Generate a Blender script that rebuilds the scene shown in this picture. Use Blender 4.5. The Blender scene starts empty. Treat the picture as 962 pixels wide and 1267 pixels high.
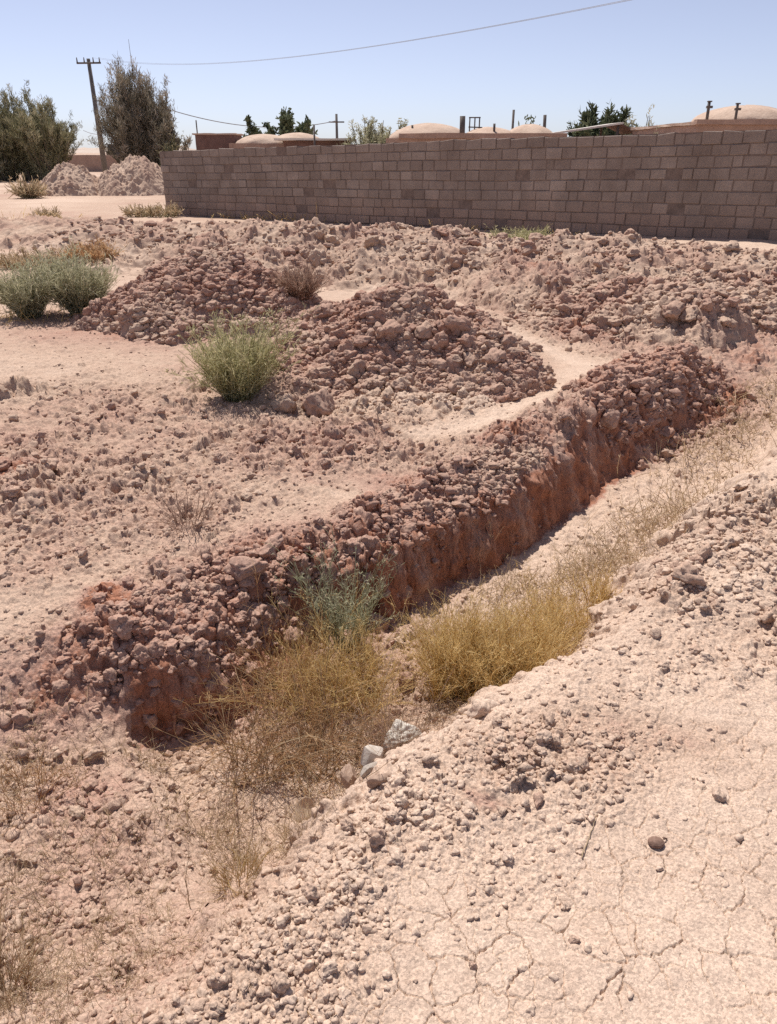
import bpy, math, random
import numpy as np
from concurrent.futures import ThreadPoolExecutor

R = math.radians
rng = np.random.default_rng(7)
random.seed(7)
scene = bpy.context.scene
COL = scene.collection
EYE = 1.65

# ------------------------------------------------------------------ objects
def tag(o, label=None, cat=None, group=None, kind=None):
    if label: o['label'] = label
    if cat: o['category'] = cat
    if group: o['group'] = group
    if kind: o['kind'] = kind
    return o

def empty(name, loc=(0, 0, 0), rz=0.0):
    o = bpy.data.objects.new(name, None)
    o.empty_display_size = 0.1
    o.location = loc
    o.rotation_euler = (0, 0, rz)
    COL.objects.link(o)
    return o

def mesh_np(name, V, F, mat, parent=None, attrs=None, smooth=True, loc=None):
    """F: (n,3) or (n,4) int array, or a list of such arrays."""
    if not isinstance(F, (list, tuple)): F = [F]
    F = [np.asarray(f, np.int32) for f in F if len(f)]
    V = np.asarray(V, np.float32)
    me = bpy.data.meshes.new(name)
    me.vertices.add(len(V))
    me.vertices.foreach_set('co', V.ravel())
    loops = np.concatenate([f.ravel() for f in F]) if F else np.zeros(0, np.int32)
    tot = np.concatenate([np.full(len(f), f.shape[1], np.int32) for f in F])
    start = np.concatenate([[0], np.cumsum(tot)[:-1]]).astype(np.int32)
    me.loops.add(len(loops)); me.loops.foreach_set('vertex_index', loops)
    me.polygons.add(len(tot)); me.polygons.foreach_set('loop_start', start)
    me.polygons.foreach_set('use_smooth', np.full(len(tot), smooth, bool))
    me.update(calc_edges=True)
    for k, a in (attrs or {}).items():
        at = me.attributes.new(k, 'FLOAT', 'POINT')
        at.data.foreach_set('value', np.asarray(a, np.float32))
    if mat: me.materials.append(mat)
    o = bpy.data.objects.new(name, me)
    if loc is not None: o.location = loc
    if parent: o.parent = parent
    COL.objects.link(o)
    return o

# ------------------------------------------------------------------ noise
def _h(ix, iy, s):
    with np.errstate(over='ignore'):
        h = ix.astype(np.uint32) * np.uint32(374761393) + iy.astype(np.uint32) * np.uint32(668265263) + np.uint32((s * 2246822519) & 0xffffffff)
        h = (h ^ (h >> np.uint32(13))) * np.uint32(1274126177)
        h = (h ^ (h >> np.uint32(16))) * np.uint32(2654435761)
        h ^= h >> np.uint32(15)
    return h

def hash01(ix, iy, s):
    return _h(ix, iy, s).astype(np.float32) * np.float32(1 / 4294967296.0)

def perlin(x, y, s=0):
    xf, yf = np.floor(x), np.floor(y)
    ix, iy = xf.astype(np.int64), yf.astype(np.int64)
    fx, fy = (x - xf).astype(np.float32), (y - yf).astype(np.float32)
    u = fx * fx * fx * (fx * (fx * 6 - 15) + 10)
    v = fy * fy * fy * (fy * (fy * 6 - 15) + 10)
    def g(dx, dy):
        a = hash01(ix + dx, iy + dy, s) * np.float32(2 * np.pi)
        return np.cos(a) * (fx - dx) + np.sin(a) * (fy - dy)
    a = g(0, 0); b = g(1, 0); c = g(0, 1); d = g(1, 1)
    ab = a + u * (b - a); cd = c + u * (d - c)
    return (ab + v * (cd - ab)) * np.float32(1.4)

def fbm(x, y, o=4, s=0, gain=0.5):
    t, a = 0, 1.0
    for i in range(o):
        t = t + a * perlin(x * 2.03 ** i + 17.3 * i, y * 2.03 ** i - 9.1 * i, s + i)
        a *= gain
    return t

def pseudo3(x, y, z, s=0):
    return (perlin(x + 0.37 * z, y - 0.6 * z, s) + perlin(y + 0.7 * z + 31, z - 0.4 * x, s + 5) + perlin(z + 0.5 * y - 11, x + 13, s + 9)) * 0.6

def lumps(x, y, cell, s, pr):
    f = 1 / cell
    wx = x + (perlin(x * 1.7 * f, y * 1.7 * f, s + 50) * .26 + perlin(x * 5 * f, y * 5 * f, s + 52) * .11) * cell
    wy = y + (perlin(x * 1.7 * f + 40, y * 1.7 * f, s + 51) * .26 + perlin(x * 5 * f, y * 5 * f + 20, s + 53) * .11) * cell
    ix = np.floor(wx / cell).astype(np.int64); iy = np.floor(wy / cell).astype(np.int64)
    out = np.zeros_like(x, np.float32)
    for dx in (-1, 0, 1):
        for dy in (-1, 0, 1):
            jx, jy = ix + dx, iy + dy
            cx = (jx + 0.15 + 0.7 * hash01(jx, jy, s)) * cell
            cy = (jy + 0.15 + 0.7 * hash01(jx, jy, s + 1)) * cell
            h3 = hash01(jx, jy, s + 2)
            rad = cell * (0.2 + 0.46 * h3 * h3)
            a = hash01(jx, jy, s + 5) * np.float32(6.283)
            ca, sa = np.cos(a), np.sin(a)
            ex, ey = (wx - cx) / rad, (wy - cy) / rad
            u = ex * ca + ey * sa; v = (ey * ca - ex * sa) * (1.0 + .7 * hash01(jx, jy, s + 6))
            q = u * u + v * v
            ok = (q < 1) & (hash01(jx, jy, s + 3) < pr)
            top = np.minimum(np.sqrt(np.maximum(1 - q, 0)) * 1.15, .62 + .55 * u * (hash01(jx, jy, s + 7) - .2) + .45 * v)
            top = np.minimum(top, .75 - .5 * u + .3 * v)
            hh = np.where(ok, rad * np.maximum(top, 0) * (0.75 + 0.6 * hash01(jx, jy, s + 4)), 0)
            np.maximum(out, hh, out=out)
    return out

def worley_edge(x, y, cell, s):
    """distance to the border between cells, in metres"""
    ix = np.floor(x / cell).astype(np.int64); iy = np.floor(y / cell).astype(np.int64)
    f1 = np.full(x.shape, 9e9, np.float32); f2 = f1.copy()
    for dx in (-1, 0, 1):
        for dy in (-1, 0, 1):
            jx, jy = ix + dx, iy + dy
            cx = (jx + 0.08 + 0.84 * hash01(jx, jy, s)) * cell
            cy = (jy + 0.08 + 0.84 * hash01(jx, jy, s + 1)) * cell
            d = np.sqrt((x - cx) ** 2 + (y - cy) ** 2)
            f2 = np.minimum(f2, np.maximum(f1, d)); f1 = np.minimum(f1, d)
    return f2 - f1

def sstep(a, b, x):
    t = np.clip((x - a) / (b - a), 0, 1)
    return t * t * (3 - 2 * t)

def polyd(x, y, P):
    """signed distance to a polyline (positive on its right-hand side), nearest parameter, nearest x"""
    P = np.asarray(P, float)
    best = np.full(x.shape, 1e9); sg = np.zeros(x.shape); par = np.zeros(x.shape)
    for i in range(len(P) - 1):
        a, b = P[i], P[i + 1]; d = b - a; L2 = d @ d
        t = np.clip(((x - a[0]) * d[0] + (y - a[1]) * d[1]) / L2, 0, 1)
        px, py = a[0] + t * d[0], a[1] + t * d[1]
        ds = (x - px) ** 2 + (y - py) ** 2
        cr = (x - a[0]) * d[1] - (y - a[1]) * d[0]
        m = ds < best
        best = np.where(m, ds, best); sg = np.where(m, np.sign(cr), sg); par = np.where(m, i + t, par)
    return np.sqrt(best) * sg, par

def blobs(x, y, B):
    out = np.zeros(x.shape)
    for cx, cy, rx, ry, an, v in B:
        c, s = math.cos(R(an)), math.sin(R(an))
        u = ((x - cx) * c + (y - cy) * s) / rx; w = (-(x - cx) * s + (y - cy) * c) / ry
        out = np.maximum(out, v * np.exp(-(u * u + w * w) ** 1.5))
    return out

# ------------------------------------------------------------------ lie of the land
LEFT = [(-6, -0.6), (-3.2, .75), (-1.7, 1.62), (-1.03, 2.09), (-.90, 2.18), (-.68, 2.30), (-.52, 2.55), (-.36, 2.86), (-.10, 2.95), (.2, 3.25),
        (.58, 3.6), (1.02, 4.02), (1.40, 4.58), (2.12, 5.22), (2.62, 5.62), (3.3, 6.6), (5.5, 8.3), (9, 11)]
#        width of the wall (run), depth of floor, spoil on the lip, per vertex
L_W = [.6, .6, .6, .40, .09, .10, .50, .16, .12, .10, .10, .12, .22, .26, .34, .6, .6, .6]
L_D = [.05, .08, .12, .24, .38, .40, .40, .38, .40, .42, .41, .39, .36, .33, .26, .12, .08, .05]
L_S = [0, 0, 0, .02, .04, .04, .03, .03, .04, .03, .03, .05, .15, .22, .17, .0, 0, 0]
RIGHT = [(-5, -1.6), (-2.2, -.1), (-.95, .72), (-.45, 1.06), (-.22, 1.42), (.10, 1.82), (.36, 2.0), (.82, 2.38), (1.14, 2.8), (1.69, 3.48),
         (2.34, 4.2), (4.0, 6.0), (6.2, 7.8), (9.5, 10)]
ROUGH = [(-.45, 2.75, .75, .45, 40, 1.0), (-.1, 3.2, .5, .3, 45, .95), (.35, 3.75, .75, .3, 45, .85), (1.0, 4.6, .8, .35, 50, .9), (1.9, 5.5, 1.0, .55, 45, 1.0),
         (2.6, 5.8, .7, .5, 40, 1.0), (-1.0, 2.4, .45, .3, 20, .5), (-.2, 4.4, 1.3, .7, 0, .75), (-1.3, 3.6, 1.2, .8, 0, .45), (-2.2, 3.6, .8, 1.0, 0, .55),
         (-2.6, 5.4, .7, .3, 0, .5), (-.9, 1.75, .6, .35, 20, .42), (-.75, 1.25, .5, .4, 0, .7), (-.2, 1.15, .22, .35, -30, .85), (.05, 1.5, .25, .2, 30, .8),
         (.45, 1.72, .42, .16, -10, .85), (.5, 1.45, .3, .2, 0, .5), (.9, 1.7, .3, .12, 0, .7), (1.5, 2.75, .55, .45, 20, 1.0), (1.9, 3.4, .5, .5, 40, .9), (1.5, 2.2, .4, .2, 0, .6),
         (.25, 1.3, .3, .15, 0, .45), (1.0, 2.3, .55, .4, 30, .42), (.7, 2.0, .5, .2, 20, .45), (-1.6, 5.0, 1.4, 1.0, 0, .35), (2.5, 7.6, 1.8, 1.2, -30, .8), (4, 7, 2, 1.6, 0, .6), (1.2, 1.2, .25, .3, 0, .5), (.0, 2.6, .35, .4, 30, .6),
         (-.25, 1.05, .28, .3, -40, .8), (0, 5.0, 1.2, .35, 0, .7)]
FRESH = [(-.45, 2.75, .75, .5, 40, .75), (0, 3.25, .6, .35, 45, .75), (.35, 3.8, .75, .3, 45, .6), (1.0, 4.55, .7, .3, 50, .8), (1.9, 5.5, 1.0, .6, 45, .95),
         (2.6, 5.8, .8, .6, 40, .95), (-1.0, 2.3, .5, .35, 20, .6), (-1.16, 2.55, .22, .16, 0, .8), (-.98, 1.78, .25, .14, 10, .8), (.0, 3.75, .35, .2, 0, .75),
         (-.2, 4.3, 1.2, .6, 0, .45), (-2.2, 3.9, .25, .2, 0, .7), (-.85, 1.45, .5, .55, 0, .5), (-1.8, 4.6, 1.3, 1.2, 0, .33), (-1.4, 3.3, 1.0, .8, 0, .28), (.0, 2.65, .35, .45, 30, .8), (.32, 1.55, .09, .05, 0, .5),
         (1.6, 2.8, .6, .5, 20, .5), (.7, 1.75, .4, .15, 0, .35), (2.5, 7.6, 1.8, 1.2, -30, .7), (4, 7, 2, 1.6, 0, .65), (-2.2, 8.0, 2.0, 1.2, 0, .6), (0, 7, 2, 1.6, 0, .6)]
CRACK = [(.78, 1.27, .36, .26, 0, 1), (.42, 1.08, .42, .13, 0, .9), (.12, 1.22, .14, .10, 0, .8), (1.1, 1.7, .4, .4, 0, .7), (.1, 1.0, .3, .2, 0, .7), (-.53, 1.42, .16, .13, 0, 1), (-.47, 1.27, .1, .12, 0, .8), (1.2, 1.1, .5, .4, 0, 1), (.6, 2.0, .3, .2, 30, .4)]

HEAPS = {
    'left':  dict(kind='heap', c=(-1.92, 8.25), r=(1.42, 1.05), an=-6, h=.74),
    'main':  dict(kind='heap2', c=(.05, 6.5), r=(1.25, 1.2), an=-25, h=.66),
    'pile':  dict(kind='heap', c=(1.62, 2.85), r=(.62, .42), an=35, h=.10),
    'berm':  dict(kind='berm', P=[(-14, 20), (-9, 18.2), (-5.5, 16), (-3, 13.8), (-1, 12.4), (1, 11.9), (3, 11.2), (5.5, 10.6), (8.5, 10.4)],
                  H=[.26, .35, .44, .60, .64, .58, .54, .32, .2], w=2.3),
    'low':   dict(kind='berm', P=[(.8, 10.1), (1.75, 9.3), (2.55, 8.3), (3.1, 7.55), (3.6, 7.2)], H=[.3, .42, .44, .44, .3], w=.95),
    'ledge': dict(kind='berm', P=[(2.7, 9.2), (3.6, 8.6), (4.6, 8.2), (6.2, 8.0)], H=[.26, .40, .42, .3], w=1.1),
}

def bump(x, y, hp):
    n = fbm(x * 1.7, y * 1.7, 3, 77) * .16 + fbm(x * 6, y * 6, 2, 79) * .04
    if hp['kind'] == 'berm':
        d, par = polyd(x, y, hp['P'])
        h = np.interp(par, range(len(hp['H'])), hp['H'])
        q = np.abs(d) / hp['w']
        e = np.minimum(1, np.minimum(par / .8, (len(hp['H']) - 1 - par) / .8) + .15)
        q = q + (1 - e)
        return h * (1.12 - np.sqrt(q * q + .09) * 1.12 + n * .9 + .22 * fbm(x * .75, y * .75, 2, 95))
    c, s = math.cos(R(hp['an'])), math.sin(R(hp['an']))
    dx, dy = x - hp['c'][0], y - hp['c'][1]
    u = (dx * c + dy * s) / hp['r'][0]; w = (-dx * s + dy * c) / hp['r'][1]
    q = np.sqrt(u * u + w * w)
    v = hp['h'] * (1.16 - np.sqrt(q * q + .06) * 1.13 + n)
    if hp['kind'] == 'heap2':
        dx, dy = x - .72, y - 5.95
        q2 = np.sqrt((dx / .62) ** 2 + (dy / .7) ** 2)
        v = np.maximum(v, .36 * (1.16 - np.sqrt(q2 * q2 + .06) * 1.13 + n))
        dx, dy = x + .75, y - 5.6
        q2 = np.sqrt((dx / .55) ** 2 + (dy / .5) ** 2)
        v = np.maximum(v, .22 * (1.16 - np.sqrt(q2 * q2 + .06) * 1.13 + n))
    return v

def terrain(x, y, cellsz, full=True):
    """height, freshness (red dug soil), roughness mask of the bare ground"""
    r = np.hypot(x, y)
    z = -.16 * sstep(13, 26, y) * sstep(4, -6, x) - .12 * sstep(28, 60, r) + .17 * sstep(1, 8, x) * sstep(8, 14, y) * (1 - sstep(22, 40, y))
    z = z + .03 * fbm(x * .5, y * .5, 3, 3) * sstep(60, 25, r)
    fr = .16 + .16 * fbm(x * .9, y * .9, 3, 11)
    m = np.zeros(x.shape)
    near = r < 16
    if near.any():
        xs, ys = x[near], y[near]
        n1 = fbm(xs * 2.2, ys * 2.2, 3, 21); n2 = fbm(xs * 7, ys * 7, 3, 23)
        mm = np.clip(blobs(xs + n1 * .12, ys + n2 * .05 + n1 * .1, ROUGH) + .12 * n1 + .09 * n2 + .02 + .22 * sstep(-.6, -1.2, xs) , 0.0, 1)
        ff = blobs(xs + n1 * .12, ys + n1 * .08, FRESH) * (1 + .35 * n1) + .11 + .15 * sstep(.3, -.5, xs)
        dl, par = polyd(xs, ys, LEFT)
        dr, _ = polyd(xs, ys, RIGHT)
        dr = -dr
        k = np.arange(len(LEFT))
        W = np.interp(par, k, L_W); D = np.interp(par, k, L_D); S = np.interp(par, k, L_S)
        e = dl + .035 * n1 + .030 * n2 + .012 * perlin(xs * 26, ys * 26, 31)
        fall = .66 * sstep(-W * .75, W * .35, e) + .34 * sstep(-.30 - W, W * .3, e + .05 * n1)
        rise = sstep(-.14, .36, dr + .09 * n1 + .06 * n2)
        inside = fall * rise
        zz = -D * inside
        lip = np.exp(-((e + W * .5 + .16) / .26) ** 2) * S * (1 - inside)
        zz = zz + lip * (1 + .3 * n1)
        zz = zz + np.exp(-((dr + .12) / .2) ** 2) * .015 * (1 - inside)
        wall = sstep(-.16 - W * .75, -.02, e) * (1 - sstep(-.02, .05, e - W * .35)) * rise
        ff = np.maximum(ff, np.clip(wall * 1.4, 0, 1) * (.98 + .25 * n2) * sstep(.2, .36, D))
        fl = sstep(.06, .2, e) * sstep(.1, .3, dr)
        mm = mm * (1 - .55 * fl) + (.30 + .15 * n2) * fl
        ff = ff * (1 - .4 * fl) + .06 * fl
        path = np.exp(-(polyd(xs, ys, [(.85, 8.6), (1.4, 7.1), (1.72, 6.3), (1.2, 5.4), (.75, 4.75), (.2, 4.5)])[0] / (.17 + .05 * n1)) ** 2)
        mm = mm * (1 - .70 * path); ff = ff * (1 - .8 * path)
        crk = np.clip(blobs(xs, ys, CRACK), 0, 1)
        mm = mm * (1 - .88 * sstep(.25, .85, crk))
        zz = zz + .012 * n1 + .008 * n2 * (.5 + mm)
        z[near] += zz; m[near] = mm; fr[near] = np.maximum(ff, 0)
    far = ~near
    m[far] = .25 * np.clip(fbm(x[far] * .4, y[far] * .4, 3, 41) + .3, 0, 1) * sstep(70, 30, r[far])
    fr[far] = np.clip(.30 + .34 * fbm(x[far] * .25, y[far] * .25, 4, 43), 0, 1)
    if not full: return z, fr, m
    z += rough(x, y, m, r, cellsz)
    near2 = r < 3.2
    if near2.any():
        xs, ys = x[near2], y[near2]
        crk = np.clip(blobs(xs, ys, CRACK), 0, 1) * (1 - m[near2] * .6)
        wx = xs + .017 * fbm(xs * 11, ys * 11, 4, 61, .6); wy = ys + .017 * fbm(xs * 11 + 30, ys * 11, 4, 62, .6)
        e1 = worley_edge(wx, wy, .098, 63); e2 = worley_edge(wx * 1.0 + .007 * perlin(xs * 40, ys * 40, 66), wy, .052, 64)
        c1 = np.exp(-(e1 / .0024) ** 2) * sstep(-.8, -.1, perlin(xs * 7, ys * 7, 71))
        c2 = np.exp(-(e2 / .0024) ** 2) * sstep(-.3, .3, perlin(xs * 5 + 9, ys * 5, 65)) * .8
        z[near2] -= np.minimum(1, crk * 1.3) * (.0095 * c1 + .0060 * c2) - crk * .0008 * np.exp(-((e1 - .010) / .010) ** 2)
    return z, fr, m

def rough(x, y, m, r, cellsz):
    z = np.zeros(x.shape)
    for cell, amp, sd in ((.30, .55, 101), (.15, .85, 111), (.085, 1.0, 121), (.045, 1.0, 131), (.024, 1.0, 141)):
        ok = (m > .05) & (cell > 2.6 * cellsz) & (r < 40)
        if not ok.any(): continue
        xs, ys, ms = x[ok], y[ok], m[ok]
        lim = sstep(.5, 1.0, ms) if cell > .2 else (sstep(.22, .9, ms) if cell > .07 else sstep(.22, .95, ms) * .85)
        if cell > .07: lim = lim * sstep(cell * 10, cell * 10 + 1.0, r[ok] if cell > .1 else r[ok] + .1)
        lim = lim * (0.25 + .75 * np.clip(perlin(xs / cell * .22, ys / cell * .22, sd + 7) * 2.2 + .55, 0, 1))
        z[ok] += amp * lumps(xs, ys, cell, sd, lim * .95) * (.35 + .65 * lim)
    ok = (m > .1) & (r < 40) & (r > 1.6)
    if ok.any():
        xs, ys, mo, k = x[ok], y[ok], np.clip(m[ok], 0, 1), sstep(1.6, 4.0, r[ok])
        z[ok] += mo * k * (.075 * (.42 - np.abs(fbm(xs * 3.1, ys * 3.1, 4, 181, .6))) + .034 * (.42 - np.abs(fbm(xs * 9.5, ys * 9.5, 4, 191, .65))))
    ok = (cellsz < .02)
    if ok.any():
        mo = np.clip(m[ok], 0, 1)
        z[ok] += (.0014 + .007 * mo) * fbm(x[ok] * 34, y[ok] * 34, 3, 151) + mo * .024 * np.minimum(1, r[ok] / 2.6) * (.5 - np.abs(fbm(x[ok] * 11, y[ok] * 11, 4, 161))) + .004 * sstep(.05, .3, mo) * fbm(x[ok] * 70, y[ok] * 70, 2, 171)
    return z

def heap_z(x, y, hp, cellsz, z0=None):
    if z0 is None: z0 = terrain(x, y, cellsz, False)[0]
    b = bump(x, y, hp)
    n = fbm(x * 1.3, y * 1.3, 3, 88)
    m = np.clip(sstep(-.04, .06, b) * (.86 + .45 * n), 0, 1)
    if hp['kind'] == 'berm': m = np.clip(m * .95, 0, 1)
    fr = np.clip(.56 + .35 * n + .16 * sstep(.0, .25, b) - np.where(hp is HEAPS['berm'], .24, .12) * (hp['kind'] == 'berm'), 0, .85)
    if hp is HEAPS['pile']: fr = fr * .55
    z = z0 + b + (.10 * m * (.42 - np.abs(fbm(x * 1.5, y * 1.5, 4, 97, .6))) if hp['kind'] == 'berm' else 0) + rough(x + 3.3, y + 1.7, m, np.hypot(x, y), cellsz) * (.95 if hp['kind'] == 'berm' else .6)
    return z, fr, m, b

def base_z(x, y):
    r = np.hypot(x, y)
    z = -.16 * sstep(13, 26, y) * sstep(4, -6, x) - .12 * sstep(28, 60, r) + .17 * sstep(1, 8, x) * sstep(8, 14, y) * (1 - sstep(22, 40, y))
    return z + .03 * fbm(x * .5, y * .5, 3, 3) * sstep(60, 25, r)

POOL = ThreadPoolExecutor(4)
def chunked(fn, *arrs, n=120000):
    N = len(arrs[0])
    parts = [tuple(a[i:i + n] for a in arrs) for i in range(0, N, n)]
    res = list(POOL.map(lambda p: fn(*p), parts))
    return [np.concatenate([r[k] for r in res]) for k in range(len(res[0]))]

def surface(x, y):
    """top of everything dug or piled, with freshness and roughness, at scattered points"""
    x = np.asarray(x, float); y = np.asarray(y, float)
    cs = np.full(x.shape, .006)
    z, fr, m = terrain(x, y, cs)
    for hp in HEAPS.values():
        hz, hf, hm, b = heap_z(x, y, hp, cs)
        t = (hz > z) & (b > -.02)
        z = np.where(t, hz, z); fr = np.where(t, hf, fr); m = np.where(t, hm, m)
    return z, fr, m

def ground_at(x, y):
    return float(surface(np.array([x]), np.array([y]))[0][0])

# ------------------------------------------------------------------ materials
def new_mat(name):
    m = bpy.data.materials.new(name); m.use_nodes = True
    nt = m.node_tree
    for n in list(nt.nodes):
        if n.type not in ('BSDF_PRINCIPLED', 'OUTPUT_MATERIAL'): nt.nodes.remove(n)
    b = nt.nodes['Principled BSDF']
    b.inputs['Specular IOR Level'].default_value = .15
    b.inputs['Roughness'].default_value = .95
    return m, nt, b

def node(nt, t, **kw):
    n = nt.nodes.new(t)
    for k, v in kw.items():
        if k in n.inputs: n.inputs[k].default_value = v
        else: setattr(n, k, v)
    return n

def ramp(nt, src, stops):
    r = nt.nodes.new('ShaderNodeValToRGB')
    e = r.color_ramp.elements
    while len(e) < len(stops): e.new(.5)
    for q, (p, c) in zip(e, stops): q.position = p; q.color = (*c, 1)
    nt.links.new(src, r.inputs[0])
    return r.outputs[0]

def math_n(nt, op, a, b=None, clamp=False):
    n = nt.nodes.new('ShaderNodeMath'); n.operation = op; n.use_clamp = clamp
    for i, v in enumerate((a, b)):
        if v is None: continue
        if isinstance(v, (int, float)): n.inputs[i].default_value = v
        else: nt.links.new(v, n.inputs[i])
    return n.outputs[0]

PALE, MID, RED, DEEP = (.56, .422, .330), (.462, .330, .250), (.395, .248, .192), (.34, .158, .10)
def soil_mat(name, attr='GEOMETRY', bump_k=1.0):
    m, nt, b = new_mat(name)
    tc = node(nt, 'ShaderNodeTexCoord')
    pos = node(nt, 'ShaderNodeNewGeometry').outputs['Position']
    a = node(nt, 'ShaderNodeAttribute', attribute_name='fresh', attribute_type=attr)
    def noise(sc, det=4, rough=.6):
        n = node(nt, 'ShaderNodeTexNoise', Scale=sc, Detail=det, Roughness=rough)
        nt.links.new(pos, n.inputs['Vector']); return n.outputs['Fac']
    n1, n2, n3 = noise(3.5), noise(22, 5), noise(140, 3)
    f = math_n(nt, 'ADD', a.outputs['Fac'], math_n(nt, 'MULTIPLY', math_n(nt, 'SUBTRACT', n1, .5), .42))
    f = math_n(nt, 'ADD', f, math_n(nt, 'MULTIPLY', math_n(nt, 'SUBTRACT', n2, .5), .48))
    f = math_n(nt, 'ADD', f, math_n(nt, 'MULTIPLY', math_n(nt, 'SUBTRACT', n3, .5), .45), True)
    col = ramp(nt, f, [(0, PALE), (.36, MID), (.78, RED), (1, DEEP)])
    # pale grit and dark grit lying in the crust
    v = node(nt, 'ShaderNodeTexVoronoi', Scale=210.0); nt.links.new(pos, v.inputs['Vector'])
    sep = node(nt, 'ShaderNodeSeparateColor'); nt.links.new(v.outputs['Color'], sep.inputs[0])
    hs = node(nt, 'ShaderNodeHueSaturation'); nt.links.new(col, hs.inputs['Color'])
    nt.links.new(math_n(nt, 'ADD', .76, math_n(nt, 'MULTIPLY', sep.outputs[0], .48)), hs.inputs['Value'])
    nt.links.new(hs.outputs[0], b.inputs['Base Color'])
    h = math_n(nt, 'ADD', math_n(nt, 'MULTIPLY', n2, .010), math_n(nt, 'MULTIPLY', n3, .0030))
    h = math_n(nt, 'ADD', h, math_n(nt, 'MULTIPLY', noise(420, 2), .0016))
    bp = node(nt, 'ShaderNodeBump', Strength=.85 * bump_k, Distance=1.0)
    nt.links.new(h, bp.inputs['Height']); nt.links.new(bp.outputs[0], b.inputs['Normal'])
    return m

def plant_mat(name, stops, transl=.42):
    m, nt, b = new_mat(name)
    a = node(nt, 'ShaderNodeAttribute', attribute_name='tint', attribute_type='GEOMETRY')
    col = ramp(nt, a.outputs['Fac'], stops)
    nt.links.new(col, b.inputs['Base Color'])
    b.inputs['Roughness'].default_value = .8
    if transl:
        t = node(nt, 'ShaderNodeBsdfTranslucent'); nt.links.new(col, t.inputs[0])
        mx = node(nt, 'ShaderNodeMixShader', Fac=transl)
        nt.links.new(b.outputs[0], mx.inputs[1]); nt.links.new(t.outputs[0], mx.inputs[2])
        nt.links.new(mx.outputs[0], nt.nodes['Material Output'].inputs[0])
    return m

def rock_mat(name, c0, c1, sc=14.0, bump=.012, rough=.85):
    m, nt, b = new_mat(name)
    tc = node(nt, 'ShaderNodeTexCoord')
    n = node(nt, 'ShaderNodeTexNoise', Scale=sc, Detail=7.0, Roughness=.65); nt.links.new(tc.outputs['Object'], n.inputs['Vector'])
    n2 = node(nt, 'ShaderNodeTexNoise', Scale=sc * 9, Detail=4.0); nt.links.new(tc.outputs['Object'], n2.inputs['Vector'])
    f = math_n(nt, 'ADD', n.outputs['Fac'], math_n(nt, 'MULTIPLY', math_n(nt, 'SUBTRACT', n2.outputs['Fac'], .5), .5))
    nt.links.new(ramp(nt, f, [(.3, c0), (.68, c1)]), b.inputs['Base Color'])
    bp = node(nt, 'ShaderNodeBump', Strength=.7, Distance=bump); nt.links.new(f, bp.inputs['Height']); nt.links.new(bp.outputs[0], b.inputs['Normal'])
    b.inputs['Roughness'].default_value = rough
    return m

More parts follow.
